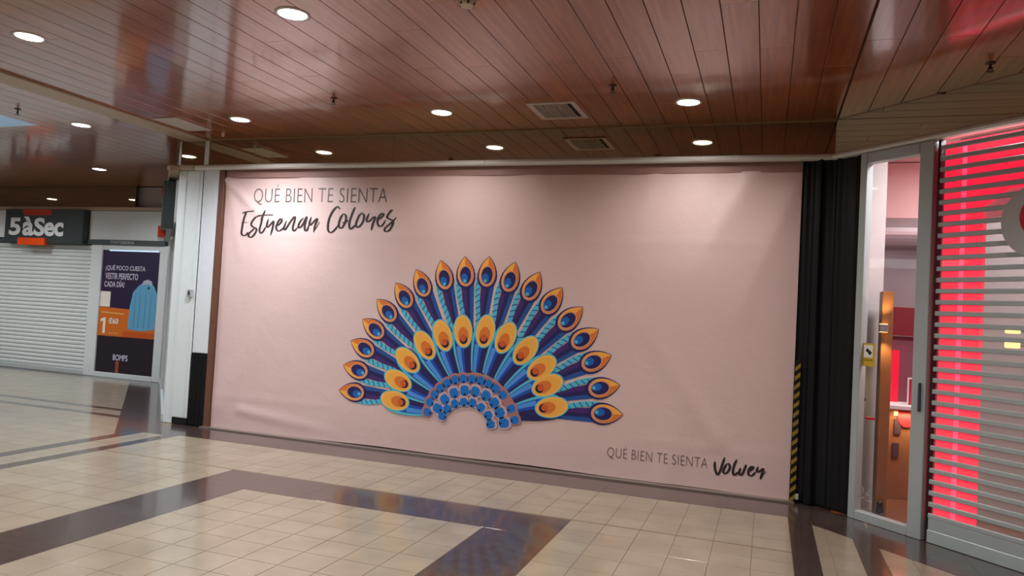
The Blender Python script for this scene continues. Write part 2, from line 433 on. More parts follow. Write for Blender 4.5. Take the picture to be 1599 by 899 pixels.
# left aisle fascias
f5 = empty('mirror_fascia', (-16.0, 10.36, 3.13), 0, 'bronze mirror band above the dry cleaner sign in the side aisle', 'fascia')
for a, b in ((0, 2.6), (2.602, 5.0)): MB().box((a, 0, 0), (b, 0.02, ZC-3.13-0.004)).build('mirror_panel', M('bronze_mirror'), f5)
bx('rail', (0, -0.05, -0.064), (5.75, 0.06, 0.0), M('pale_trim'), f5, ch=0.008)
L45 = (YF-CL, )
fl = empty('mirror_fascia', (XA, YF, ZR), math.radians(135), 'narrow edge-on mirror band over the angled shop side at the left corner', 'fascia')
MB().box((0, -0.02, 0), (4.3, 0.0, ZC-ZR-0.004)).build('mirror_panel', M('bronze_mirror'), fl)
bx('rail', (-0.10, 0.0, -0.07), (4.3, 0.12, 0.0), M('pale_trim'), fl, ch=0.008)

# metal rail (edge of the fascia) running over the banner and turning along the right front
rail = empty('metal_rail', (0, 0, ZR), 0, 'long brushed metal rail running above the pink banner and round the corner to the right', 'rail')
def railseg(P, name):
    mb = MB(); prof = [(-0.002, 0.012), (-0.045, 0.012), (-0.062, 0.0), (-0.068, -0.02), (-0.062, -0.038), (-0.045, -0.048), (-0.002, -0.048)]
    n = len(prof)
    for i, (x, y, nx, ny) in enumerate(P):
        for o_, z in prof: mb.v.append((x-nx*o_*-1, y-ny*o_*-1, z))
    for i in range(len(P)-1):
        for k in range(n):
            j = (k+1) % n; mb.f.append((i*n+k, i*n+j, (i+1)*n+j, (i+1)*n+k)); mb.mi.append(0)
    mb.f.append(tuple(range(n))); mb.f.append(tuple(len(mb.v)-1-i for i in range(n))); mb.mi += [0, 0]
    return mb.build(name, M('brushed_rail'), rail)
s2 = math.sqrt(0.5); mit = (math.sin(math.pi/8)/math.cos(math.pi/8), 1.0)
railseg([(-6.74, YF, 0, 1), (-2.9, YF, 0, 1)], 'rail_length')
railseg([(-2.895, YF, 0, 1), (XK, YF, 0.4142, 1), (XK+3.2, YF-3.2, s2, s2)], 'rail_length')
o_ = bx('end_length', (XA-0.14, YF-0.07, -0.045), (-6.75, YF-0.001, 0.012), M('pale_trim'), rail, ch=0.01)

STROKES_1 = [[(-5.9907, 2.6404), (-6.0167, 2.5832), (-6.0374, 2.5069), (-6.0461, 2.4244), (-6.0454, 2.3674), (-6.0128, 2.3426), (-5.9756, 2.3559), (-5.9553, 2.3878)], [(-6.0575, 2.6146),
 (-5.9902, 2.634), (-5.8767, 2.6411)], [(-6.0635, 2.4971), (-5.9722, 2.5045)], [(-5.8118, 2.5849), (-5.8702, 2.5592), (-5.9177, 2.4893), (-5.892, 2.4518), (-5.8371, 2.4274), (-5.8482, 2.3769),
 (-5.8974, 2.3288), (-5.9396, 2.3344), (-5.9386, 2.3691), (-5.8961, 2.4076), (-5.8532, 2.4397)], [(-5.7271, 2.6546), (-5.7517, 2.5854), (-5.7743, 2.491), (-5.7909, 2.4155), (-5.7692, 2.3781),
 (-5.737, 2.3975), (-5.704, 2.4543)], [(-5.8191, 2.5817), (-5.7671, 2.5915), (-5.6035, 2.5991)], [(-5.674, 2.5485), (-5.69, 2.467), (-5.6667, 2.4548), (-5.6046, 2.518), (-5.5963, 2.5056),
 (-5.6058, 2.4369), (-5.6255, 2.3555)], [(-5.5554, 2.4562), (-5.4998, 2.5005), (-5.4806, 2.5379), (-5.5036, 2.5501), (-5.5371, 2.5062), (-5.5545, 2.4438), (-5.5221, 2.407), (-5.4789, 2.42),
 (-5.4519, 2.4514)], [(-5.4142, 2.5324), (-5.4441, 2.4453), (-5.4208, 2.4271), (-5.3617, 2.5144), (-5.3082, 2.5767), (-5.2986, 2.546), (-5.3202, 2.447), (-5.2957, 2.4104), (-5.2555, 2.4541)], [(-5.1774, 2.5656),
 (-5.2178, 2.5283), (-5.2425, 2.4727), (-5.2262, 2.4483), (-5.1858, 2.4857), (-5.1353, 2.5782), (-5.1562, 2.4738), (-5.145, 2.4188), (-5.1168, 2.4253), (-5.0999, 2.4867)], [(-5.071, 2.5788),
 (-5.0937, 2.4991), (-5.0714, 2.4871), (-4.9982, 2.5551), (-4.9898, 2.5369), (-5.0137, 2.4756), (-5.0256, 2.3962)], [(-5.0101, 2.4269), (-4.9531, 2.519)]]
STROKES_2 = [[(-4.6848, 2.6666), (-4.7216, 2.6966), (-4.7742, 2.654), (-4.8235, 2.5628), (-4.8379, 2.4718), (-4.827, 2.4175), (-4.7908, 2.3999), (-4.7443, 2.4308), (-4.6996, 2.4857)], [(-4.64, 2.6187),
 (-4.6711, 2.5703), (-4.6932, 2.4918), (-4.6768, 2.4558), (-4.6427, 2.4623), (-4.6061, 2.5289), (-4.6035, 2.5889), (-4.6331, 2.6187)], [(-4.6465, 2.5164), (-4.6121, 2.5168), (-4.5731, 2.5472)], [(-4.4947, 2.6976),
 (-4.5238, 2.6255), (-4.5513, 2.5295), (-4.5501, 2.4636), (-4.5249, 2.446), (-4.4737, 2.4945)], [(-4.4019, 2.6324), (-4.4396, 2.5903), (-4.4678, 2.5065), (-4.4585, 2.4708), (-4.4246, 2.4712),
 (-4.3814, 2.5313), (-4.3724, 2.5969), (-4.4019, 2.6324)], [(-4.3072, 2.6271), (-4.3354, 2.5496), (-4.3073, 2.5321), (-4.2374, 2.5862), (-4.2291, 2.5626), (-4.2517, 2.5031), (-4.2669, 2.4319)], [(-4.1946, 2.5452),
 (-4.1376, 2.587), (-4.1198, 2.6167), (-4.1466, 2.6224), (-4.1837, 2.5807), (-4.193, 2.5215), (-4.1636, 2.4806), (-4.1246, 2.4929), (-4.089, 2.5521)], [(-3.9976, 2.6616), (-4.0237, 2.6585),
 (-4.072, 2.5935), (-4.0572, 2.5701), (-3.9962, 2.5414), (-3.9996, 2.4944), (-4.035, 2.4353), (-4.0803, 2.4229), (-4.095, 2.4462), (-4.0645, 2.4819), (-3.9958, 2.5355), (-3.9532, 2.5828)]]
STROKES_3 = [[(-0.4105, 0.287), (-0.4102, 0.2329), (-0.3936, 0.1767), (-0.377, 0.1663), (-0.3586, 0.2059), (-0.3412, 0.2702), (-0.3219, 0.3347)], [(-0.2975, 0.2796), (-0.3198, 0.2396),
 (-0.33, 0.197), (-0.3133, 0.1824), (-0.2864, 0.2064), (-0.2722, 0.2495), (-0.2854, 0.2768), (-0.2975, 0.2796)], [(-0.2118, 0.3268), (-0.2334, 0.2748), (-0.243, 0.22), (-0.2375, 0.1835),
 (-0.2215, 0.1814), (-0.199, 0.213)], [(-0.1769, 0.2527), (-0.187, 0.2103), (-0.1781, 0.1867), (-0.1588, 0.1973), (-0.141, 0.2447), (-0.1272, 0.2915)], [(-0.1049, 0.2285), (-0.0783, 0.2482),
 (-0.0635, 0.2704), (-0.0795, 0.2767), (-0.1017, 0.2453), (-0.1039, 0.2041), (-0.0837, 0.1902), (-0.0608, 0.2053), (-0.0424, 0.2321)], [(-0.0211, 0.2837), (-0.0311, 0.2416), (-0.0152, 0.2354),
 (0.0223, 0.2685), (0.023, 0.2523), (0.0131, 0.2103), (0.0012, 0.1681)], [(0.0098, 0.1936), (0.0503, 0.2475)]]
TIPS = [(-4.5526, 0.6066), (-4.5165, 0.8899), (-4.4386, 1.1721), (-4.3043, 1.4222), (-4.1343, 1.6552), (-3.9125, 1.849), (-3.6718, 2.0069), (-3.3809, 2.1145), (-3.0984, 2.1641), (-2.8169, 2.1716),
 (-2.5207, 2.1206), (-2.2488, 2.0244), (-1.9986, 1.8717), (-1.7748, 1.6843), (-1.5979, 1.4687), (-1.4566, 1.2206), (-1.3562, 0.9298), (-1.3098, 0.6421)]
OVALS = [(-3.8399, 0.5522), (-3.8151, 0.7759), (-3.7119, 1.0073), (-3.5152, 1.1852), (-3.3048, 1.3032), (-3.0697, 1.3638), (-2.8138, 1.3791), (-2.5822, 1.3256), (-2.3549, 1.2059), (-2.1716, 1.0421),
 (-2.0992, 0.8655), (-2.0422, 0.6477)]
RINGS = [[(-3.4392, 0.4651), (-3.4154, 0.5738), (-3.3648, 0.6616), (-3.2983, 0.7366), (-3.2213, 0.7983), (-3.1336, 0.8422), (-3.0352, 0.8612), (-2.9346, 0.8657), (-2.8361, 0.8574), (-2.744, 0.8288),
 (-2.6595, 0.7864), (-2.5746, 0.7266), (-2.4718, 0.5932), (-2.4275, 0.4776)], [(-3.3201, 0.5179), (-3.2406, 0.6219), (-3.1349, 0.7001), (-3.0128, 0.7381), (-2.8894, 0.7351), (-2.7657, 0.7052),
 (-2.6652, 0.6378), (-2.5972, 0.5412), (-2.5433, 0.4349)], [(-3.2595, 0.4409), (-3.2042, 0.5242), (-3.1179, 0.5872), (-3.0152, 0.6149), (-2.9116, 0.6152), (-2.8114, 0.5748), (-2.7247, 0.502),
 (-2.6901, 0.4067)]]
# ------------------------------------------------------------ the pink banner
XB0, XB1, YB = -6.315, 0.258, 7.30
def bottom(x):
    t = (x-XB0)/(XB1-XB0)
    return -0.0 + 0.026*math.sin(math.pi*min(1, max(0, (t-0.02)/0.98)))**0.6 + 0.004*math.sin(t*23) if 0 < t < 1 else 0.0
def seg_dist(x, z, ax, az, bx_, bz):
    dx, dz = bx_-ax, bz-az; L2 = dx*dx+dz*dz; t = max(0, min(1, ((x-ax)*dx+(z-az)*dz)/L2))
    return math.hypot(x-ax-t*dx, z-az-t*dz), t
CREASES = [(-6.30, 3.02, -5.75, 2.55, 0.035, 0.020), (-6.28, 2.98, -6.05, 2.1, 0.06, 0.010), (-5.2, 3.03, -4.2, 2.2, 0.12, 0.007), (-2.4, 3.03, -1.9, 2.5, 0.10, 0.008),
           (-1.1, 3.03, -1.35, 2.3, 0.07, 0.010), (-0.2, 3.0, -0.75, 2.0, 0.10, 0.012), (0.2, 2.9, -0.3, 1.6, 0.08, 0.010), (-0.9, 0.0, -0.75, 0.8, 0.10, 0.008),
           (-3.6, 0.05, -2.0, 0.25, 0.05, 0.006), (-5.9, 0.25, -4.6, 0.12, 0.05, 0.008), (-0.4, 0.5, -1.2, 1.6, 0.10, 0.007), (-6.2, 0.3, -5.6, 1.4, 0.14, 0.006)]
def banner_y(x, z):
    d = 0.005*math.sin(1.7*x+0.5*z) + 0.003*math.sin(4.3*x-1.1*z+1) + 0.002*math.sin(7.7*x+0.4*z)*(z/3)
    for ax, az, b_, bz, wd, am in CREASES:
        q, t = seg_dist(x, z, ax, az, b_, bz); d += 1.7*am*math.exp(-(q/wd)**2)*(1-0.7*t)
    for zz in (0.40, 2.36):                            # fold lines from packing
        d += 0.0030*math.exp(-((z-zz)/0.035)**2)
    m_ = max(0.0, min(1.0, (math.hypot((x+2.93)/1.0, (z-0.75)/0.95)-1.62)/0.35)); m_ = m_*m_*(3-2*m_)   # the cloth lies flat behind the print
    return YB - d*m_
def banner_mat():
    m, t, b = nt('pink_vinyl')
    tc = t.nodes.new('ShaderNodeTexCoord'); n = t.nodes.new('ShaderNodeTexNoise'); n.inputs['Scale'].default_value = 1.3; n.inputs['Detail'].default_value = 5
    t.links.new(tc.outputs['Object'], n.inputs['Vector'])
    mx = t.nodes.new('ShaderNodeMix'); mx.data_type = 'RGBA'
    mx.inputs['A'].default_value = (*lin((218, 188, 185)), 1); mx.inputs['B'].default_value = (*lin((227, 200, 198)), 1)
    t.links.new(n.outputs['Fac'], mx.inputs['Factor']); t.links.new(mx.outputs['Result'], b.inputs['Base Color'])
    b.inputs['Roughness'].default_value = 0.42
    n2 = t.nodes.new('ShaderNodeTexNoise'); n2.inputs['Scale'].default_value = 3.2; n2.inputs['Detail'].default_value = 6; n2.inputs['Roughness'].default_value = 0.6
    t.links.new(tc.outputs['Object'], n2.inputs['Vector'])
    bp = t.nodes.new('ShaderNodeBump'); bp.inputs['Strength'].default_value = 0.35; bp.inputs['Distance'].default_value = 0.02
    t.links.new(n2.outputs['Fac'], bp.inputs['Height']); t.links.new(bp.outputs['Normal'], b.inputs['Normal'])
    return m
banner_mat()
def ink(name, c, rough=0.45): return mat(name, c, rough)
ink('strip_pink', (160, 122, 118))
ban = empty('pink_banner', (0, 0, 0), 0, 'huge pink vinyl hoarding banner with blue feather fan print and handwritten slogans', 'banner')
mb = MB(); NX, NZ = 170, 80; ZT = 3.055
for j in range(NZ+1):
    for i in range(NX+1):
        x = XB0+(XB1-XB0)*i/NX; z = bottom(x)+(ZT-bottom(x))*j/NZ
        mb.v.append((x, banner_y(x, z), z))
for j in range(NZ):
    for i in range(NX):
        a = j*(NX+1)+i; mb.f.append((a, a+1, a+NX+2, a+NX+1)); mb.mi.append(0)
mb.build('vinyl_sheet', M('pink_vinyl'), ban, smooth=True)
bx('top_strip', (XB0, YB-0.012, 3.045), (XB1, YB+0.03, ZR-0.03), M('strip_pink'), ban, label='darker dusty pink strip along the top')  # plain box in a darker pink across the banner top
def on(x, z, layer=1): return (x, banner_y(x, z)-0.0020-0.0007*layer, z)

for n_, c_ in dict(ink_grey=(112, 98, 96), ink_brush=(54, 44, 45), ink_lower=(120, 98, 98), fan_navy=(36, 30, 92), fan_purple=(70, 38, 112), fan_blue=(18, 104, 190), fan_deep=(26, 76, 184),
                   fan_teal=(34, 82, 156), fan_cyan=(86, 192, 220), fan_skyblue=(78, 150, 232), fan_orange=(250, 180, 76), fan_burnt=(226, 122, 50), fan_rim=(226, 152, 110), fan_gold=(250, 192, 92),
                   fan_red=(212, 92, 48), fan_scale=(16, 116, 204), fan_scale_edge=(176, 120, 120), fan_pale=(200, 170, 178), fan_black=(20, 24, 58)).items(): ink(n_, c_)
FM = ['fan_navy', 'fan_purple', 'fan_blue', 'fan_deep', 'fan_teal', 'fan_cyan', 'fan_skyblue', 'fan_orange', 'fan_burnt', 'fan_rim', 'fan_gold', 'fan_red', 'fan_scale', 'fan_scale_edge', 'fan_pale', 'fan_black']
MI = {n: i for i, n in enumerate(FM)}; FMATS = [M(n) for n in FM]
def shape(mb, pts, col, layer):
    if parea(pts) < 1e-7: return
    mb.face([on(x, z, layer) for x, z in pts], MI[col])
class Ax:                                              # local frame: s from tip inward, t counter-clockwise side
    def __init__(s, tip, cen):
        s.o = tip; dx, dz = cen[0]-tip[0], cen[1]-tip[1]; L = math.hypot(dx, dz); s.L = L; s.d = (dx/L, dz/L); s.n = (s.d[1], -s.d[0])
    def __call__(s, a, t): return (s.o[0]+s.d[0]*a+s.n[0]*t, s.o[1]+s.d[1]*a+s.n[1]*t)
def drop(ax, s0, s1, w, k=22, pt=0.62):                # pointed teardrop with tip at s0
    out = []
    for i in range(k):
        a = 2*math.pi*i/k; u = (1-math.cos(a))/2; side = round(math.sin(a), 6)
        q = 0.62; hw = (1-((q-u)/q)**2)**0.92 if u < q else max(0.0, 1-((u-q)/(1-q))**2)**0.5
        out.append(ax(s0+(s1-s0)*u, math.copysign(hw, side)*w/2 if abs(side) > 1e-6 else 0.0))
    return out
def oval(ax, sc, rl, rw, k=22, tc=0.0): return [ax(sc-rl*math.cos(2*math.pi*i/k), tc+rw*math.sin(2*math.pi*i/k)) for i in range(k)]
fan = MB(); CEN = (-2.93, 0.55)
for i, tip in enumerate(TIPS):
    ax = Ax(tip, CEN); L0 = i*0.00
    end = 0.90
    def quad(a0, t0, t1, a1, t2, t3, col, ly):         # a strip split in steps so that it follows the cloth
        for q in range(4):
            f0, f1 = q/4, (q+1)/4
            shape(fan, [ax(a0+(a1-a0)*f0, t0+(t2-t0)*f0), ax(a0+(a1-a0)*f0, t1+(t3-t1)*f0), ax(a0+(a1-a0)*f1, t1+(t3-t1)*f1), ax(a0+(a1-a0)*f1, t0+(t2-t0)*f1)], col, ly)
    quad(0.20, -0.096, 0.060, end, -0.055, 0.035, 'fan_purple', 1)
    quad(0.20, -0.096, -0.030, end, -0.055, -0.012, 'fan_teal', 2)
    quad(0.24, -0.045, 0.0, end, -0.025, 0.004, 'fan_navy', 2.4)
    # twisted cyan strand on the counter-clockwise side
    st = smooth_line([ax(0.23, 0.085), ax(0.38, 0.092), ax(0.55, 0.062), ax(0.78, 0.028), ax(end, 0.02)], 6)
    for q in ribbon(st, lambda t, d: 0.058-0.014*t): shape(fan, q, 'fan_cyan', 3)
    for k_ in range(7):
        s_ = 0.27+0.065*k_; tc_ = 0.088 - max(0, (s_-0.38))*0.15
        shape(fan, [ax(s_, tc_-0.026), ax(s_+0.012, tc_-0.028), ax(s_+0.050, tc_+0.022), ax(s_+0.038, tc_+0.024)], 'fan_teal', 3.6)
    shape(fan, drop(ax, -0.006, 0.350, 0.226), 'fan_navy', 4)
    shape(fan, drop(ax, 0.0, 0.322, 0.190), 'fan_rim', 4.6)
    shape(fan, [ax(0.005, 0.0)] + [p for p in drop(ax, 0.006, 0.305, 0.176)][1:12] + [ax(0.30, 0.0)], 'fan_orange', 5.2)
    shape(fan, [ax(0.006, 0.0)] + [ax(0.30, 0.0)] + [p for p in drop(ax, 0.006, 0.305, 0.176)][12:], 'fan_burnt', 5.2)
    shape(fan, oval(ax, 0.200, 0.104, 0.077), 'fan_rim', 5.8)
    shape(fan, oval(ax, 0.200, 0.091, 0.064), 'fan_navy', 6.4)
    shape(fan, oval(ax, 0.232, 0.052, 0.038, tc=0.015), 'fan_blue', 7)
    shape(fan, oval(ax, 0.262, 0.018, 0.018, tc=0.012), 'fan_cyan', 7.5)
CG = (-2.955, 0.44)
for i, c in enumerate(OVALS):
    d = math.hypot(c[0]-CG[0], c[1]-CG[1]); tip = (c[0]+(c[0]-CG[0])/d*0.172, c[1]+(c[1]-CG[1])/d*0.172)
    ax = Ax(tip, CG); B = 6 + 0.9*abs(i-5.5)*0.2; R_ = ax.L
    e = min(R_-0.28, 0.62)
    L = smooth_line([ax(0.02, 0.02), ax(0.10, 0.112), ax(0.25, 0.132), ax(0.42, 0.116), ax(e, 0.072)], 4); Rr = smooth_line([ax(0.02, -0.02), ax(0.10, -0.110), ax(0.25, -0.126), ax(0.42, -0.11), ax(e, -0.072)], 4)
    Mi = [((a[0]+b[0])/2, (a[1]+b[1])/2) for a, b in zip(L, Rr)]
    for q in range(len(L)-1):
        shape(fan, [L[q], L[q+1], Mi[q+1], Mi[q]], 'fan_deep', B+2.0); shape(fan, [Mi[q], Mi[q+1], Rr[q+1], Rr[q]], 'fan_navy', B+2.0)
        L2 = lambda a, b, f: (a[0]+(b[0]-a[0])*f, a[1]+(b[1]-a[1])*f)
        shape(fan, [L[q], L[q+1], L2(L[q+1], Mi[q+1], 0.22), L2(L[q], Mi[q], 0.22)], 'fan_cyan', B+2.5)
        if q > 9: shape(fan, [L2(L[q], Mi[q], 0.30), L2(L[q+1], Mi[q+1], 0.30), L2(L[q+1], Mi[q+1], 0.72), L2(L[q], Mi[q], 0.72)], 'fan_skyblue', B+2.4)
    shape(fan, oval(ax, 0.172, 0.185, 0.112), 'fan_cyan', B+3.0)
    shape(fan, oval(ax, 0.172, 0.172, 0.103), 'fan_gold', B+3.6)
    shape(fan, oval(ax, 0.178, 0.150, 0.084), 'fan_orange', B+4.2)
    shape(fan, oval(ax, 0.220, 0.092, 0.060), 'fan_burnt', B+4.7)
    shape(fan, oval(ax, 0.264, 0.046, 0.044), 'fan_black', B+5.3)
    shape(fan, oval(ax, 0.247, 0.037, 0.034, tc=0.004), 'fan_red', B+5.9)
# three rows of scales round the handle
def hull_band(row, w, col, ly):
    P = smooth_line([tuple(p) for p in row], 3)
    for q in ribbon(P, lambda t, d: w): shape(fan, q, col, ly)
hull_band(RINGS[0], 0.112, 'fan_scale_edge', 13.0); hull_band(RINGS[1], 0.13, 'fan_scale_edge', 13.4); hull_band(RINGS[2], 0.10, 'fan_scale_edge', 13.8)
for r_i, (row, sz) in enumerate(zip(RINGS, (0.094, 0.112, 0.096))):
    for p in row:
        ax = Ax(tuple(p), (-2.98, 0.36)); ly = 14.4+0.3*r_i
        def blob(rl, rw, sh=0.0): return [ax(sh - rl*math.copysign(abs(math.cos(a))**0.7, math.cos(a)), rw*math.copysign(abs(math.sin(a))**0.7, math.sin(a))) for a in [2*math.pi*k/18 for k in range(18)]]
        shape(fan, blob(sz*0.66, sz*0.60, -0.004), 'fan_scale_edge' if r_i == 0 else 'fan_pale', ly)
        shape(fan, blob(sz*0.50, sz*0.45, 0.006), 'fan_scale', ly+0.5)
        shape(fan, [ax(sz*0.22, 0.0), ax(sz*0.52, sz*0.20), ax(sz*0.54, -sz*0.20)], 'fan_black', ly+0.9)
fan.build('fan_print', FMATS, ban, label='printed fan of blue, gold and violet feathers')

def text_on_banner(name, txt, x0, x1, z0, z1, m, **kw):
    mb = MB(); add_text(mb, txt, x0, x1, z0, z1, lambda x, z: on(x, z, 1), **kw)
    # the capital E with accent and the tail of Q reach above and below the line
    return mb.build(name, m, ban)
text_on_banner('lettering', 'QUÉ BIEN TE SIENTA', -5.905, -4.085, 2.715, 2.962, M('ink_grey'), offset=-0.012, spacing=1.06)
text_on_banner('lettering', 'QUÉ BIEN TE SIENTA', -1.447, -0.477, 0.192, 0.335, M('ink_lower'), offset=-0.012, spacing=1.06)
def brush(strokes, w, m):
    mb = MB()
    for s in strokes:
        P = smooth_line([tuple(p) for p in s], 6)
        def wf(t, d):
            l = math.hypot(*d) or 1; down = abs(d[1]/l)
            e = min(1, min(t, 1-t)*7+0.35)
            return w*(0.50+0.75*down)*e
        for q in ribbon(P, wf): mb.face([on(x, z, 1) for x, z in q])
    return mb.build('brush_lettering', m, ban)
brush(STROKES_1, 0.024, M('ink_brush')); brush(STROKES_2, 0.024, M('ink_brush')); brush(STROKES_3, 0.020, M('fan_black') if False else M('ink_brush'))
# metal threshold under the banner
bx('floor_threshold', (XB0-0.10, 7.215, 0.0), (0.30, YB+0.05, 0.014), mat('threshold', (128, 116, 108), 0.3, 0.2), label='low grey-brown threshold strip on the floor under the pink banner', cat='threshold')

# ------------------------------------------------------------ left pillar of the hoarding
pil = empty('white_pillar', (XA, YF, 0), 0, 'white ribbed pillar panel left of the black vertical joint', 'pillar')
pb = MB(); pb.box((0, 0, 0.0), (0.375, 0.1, ZR-0.045), 0, 0.004)
pb.build('pillar_panel', M('white_paint'), pil)
for xx in (0.118, 0.32): bx('rib', (xx, -0.010, 0.10), (xx+0.014, 0.001, ZR-0.05), M('white_paint'), pil, ch=0.003)
bx('kick_plate', (0.16, -0.022, 0), (0.385, 0.0, 0.085), M('black_board'), pil, ch=0.004)
sw = bx('switch_box', (0.275, -0.035, 1.565), (0.345, 0.0, 1.665), M('steel_light'), pil, ch=0.006)
bx('switch_key', (0.298, -0.044, 1.59), (0.322, -0.034, 1.64), M('aluminium_dark'), sw)
bx('joint_gap', (0.376, 0.004, 0.0), (0.386, 0.09, ZR-0.045), M('black_gap'), pil)
pan = empty('boarding_panel', (XA+0.388, YF, 0), 0, 'cool white boarding panel with black lower half beside the brown timber strip', 'panel')
bx('upper_board', (0, 0.0, 0.89), (0.236, 0.03, ZR-0.045), M('white_gloss'), pan, ch=0.003)
bx('corner_bead', (0.018, -0.008, 0.89), (0.034, 0.001, ZR-0.045), M('white_gloss'), pan)
lowp = MB()
xs = [0.236*i/14 for i in range(15)]
for z0, z1 in ((0.012, 0.885),):
    for i in range(14):
        ya = -0.012-0.006*math.sin(i*1.7); yb = -0.012-0.006*math.sin((i+1)*1.7)
        lowp.face([(xs[i], ya, z0), (xs[i+1], yb, z0), (xs[i+1], yb, z1), (xs[i], ya, z1)])
lowp.face([(0, -0.012, 0.885), (0.236, -0.012, 0.885), (0.236, 0.02, 0.885), (0, 0.02, 0.885)])
lowp.face([(0, -0.012, 0.012), (0, -0.012, 0.885), (0, 0.02, 0.885), (0, 0.02, 0.012)])
lowp.build('lower_board', M('black_cloth'), pan)
bx('timber_strip', (XB0-0.085, YF-0.012, 0), (XB0-0.008, YF+0.04, ZR-0.045), M('brown_wood'), ch=0.004, label='narrow brown timber batten along the left edge of the pink banner', cat='batten')

# hazard tape along the right edge of the banner
hz = MB(); hz.box((0.0, 0, 0), (0.048, 0.006, 1.30), 0)
zz = 0.0; hs = MB()
while zz < 1.25:
    hs.face([(0, -0.001, zz), (0.048, -0.001, zz+0.045), (0.048, -0.001, zz+0.085), (0, -0.001, zz+0.04)], 0); zz += 0.085
ht = empty('hazard_tape', (XB1+0.004, YF-0.01, 0.0), 0, 'yellow and black striped hazard tape strip at the lower right edge of the banner', 'tape')
hz.build('tape_strip', M('tape_black'), ht); hs.build('yellow_stripes', M('tape_yellow'), ht)
bx('floor_bracket', (XB1+0.052, YF-0.03, 0.035), (XB1+0.078, YF-0.005, 0.085), M('steel_light'), ch=0.004, label='tiny white bracket at the foot of the hazard tape', cat='bracket')

# black cloth pillar at the right corner
path = [(XB1+0.003, YF+0.045), (XB1+0.056, YF+0.03), (XB1+0.12, YF-0.03), (XK-0.10, YF-0.045), (XK-0.01, YF-0.06), (XK+0.06, YF-0.11), (XK+0.15, YF-0.20), (XK+0.225, YF-0.275)]
pts = smooth_line(path, 8)
cl = MB(); NR = 26; n = len(pts)
def cloth_bottom(t): return 0.012 + 0.010*abs(math.sin(t*9)) 
for j in range(NR+1):
    for i, (x, y) in enumerate(pts):
        t = i/(n-1); z = cloth_bottom(t) + (ZR-0.04-cloth_bottom(t))*j/NR
        q0 = pts[max(0, i-1)]; q1 = pts[min(n-1, i+1)]; d = math.hypot(q1[0]-q0[0], q1[1]-q0[1]); nx, ny = (q1[1]-q0[1])/d, -(q1[0]-q0[0])/d
        k = 0.011*math.sin(t*21+0.25*math.sin(z*1.3)) + 0.006*math.sin(t*47+z*0.6)
        cl.v.append((x+nx*k, y+ny*k, z))
for j in range(NR):
    for i in range(n-1):
        a = j*n+i; cl.f.append((a, a+1, a+n+1, a+n)); cl.mi.append(0)
bc = empty('black_cloth_wrap', (0, 0, 0), 0, 'tall black folded cloth wrap round the corner between banner and glass door', 'curtain')
cl.build('folded_cloth', M('black_cloth'), bc, smooth=True)
co = MB(); co.prism([(XB1+0.06, YF+0.09), (XB1+0.14, YF+0.02), (XK-0.02, YF+0.0), (XK+0.19, YF-0.20), (XK+0.24, YF-0.12), (XK, YF+0.09)], 0, ZR-0.05)
co.build('corner_post', M('black_cloth'), bc)
# ------------------------------------------------------------ ceiling fittings
def downlight(x, y, label, group='recessed downlights in the wooden ceiling', power=26, col=(1.0, 0.96, 0.90)):
    t = empty('recessed_downlight', (x, y, ZC), 0, label, 'ceiling light', group)
    r = MB(); r.lathe([(0.118, 0.0), (0.116, -0.006), (0.100, -0.008), (0.094, -0.002)], 40); r.build('trim_ring', M('lamp_ring'), t, smooth=True)
    g = MB(); g.lathe([(0.094, -0.003), (0.090, -0.0035)], 40); g.disc(0.092, -0.004, 40); g.build('glass_lens', M('lamp_glow'), t)
    d = bpy.data.lights.new('lamp', 'SPOT'); d.energy = power*9; d.spot_size = math.radians(150); d.spot_blend = 1.0; d.shadow_soft_size = 0.09; d.color = col
    o = bpy.data.objects.new('lamp', d); C.objects.link(o); o.location = (0, 0, -0.02); o.parent = t
    return t
LX = [-5.475, -3.10, -0.727]
downlight(-5.473, 4.05, 'bright round downlight at the far left of the main ceiling, nearest its left trim')
downlight(-3.097, 4.10, 'round downlight near the top of the photo with its inner reflector showing')
downlight(-5.476, 6.47, 'round downlight close to the mirror band above the white pillar', power=46, col=(0.95, 0.98, 1.0))
downlight(-3.105, 6.52, 'round downlight close to the mirror band, left of the air vent', power=13)
downlight(-0.727, 6.52, 'round downlight close to the mirror band, right of the air vent', power=17)
downlight(-7.715, 6.42, 'round downlight in the side aisle ceiling beside the blue skylight', col=(0.92, 0.96, 1.0))
downlight(-10.19, 8.86, 'round downlight deep in the side aisle, above the dry cleaner shutter', col=(0.92, 0.96, 1.0))
for x, y in ((-12.68, 8.8), (-14.9, 8.9), (-5.47, 1.62), (-3.1, 1.62), (-0.73, 1.62), (-0.73, 4.09), (1.64, 4.09), (-7.75, 1.62), (-12.68, 6.4)):
    downlight(x, y, 'round downlight of the wooden ceiling outside the photo', 'downlights beyond the frame', col=(0.96, 0.97, 1.0) if x < -7 else (1.0, 0.96, 0.9))

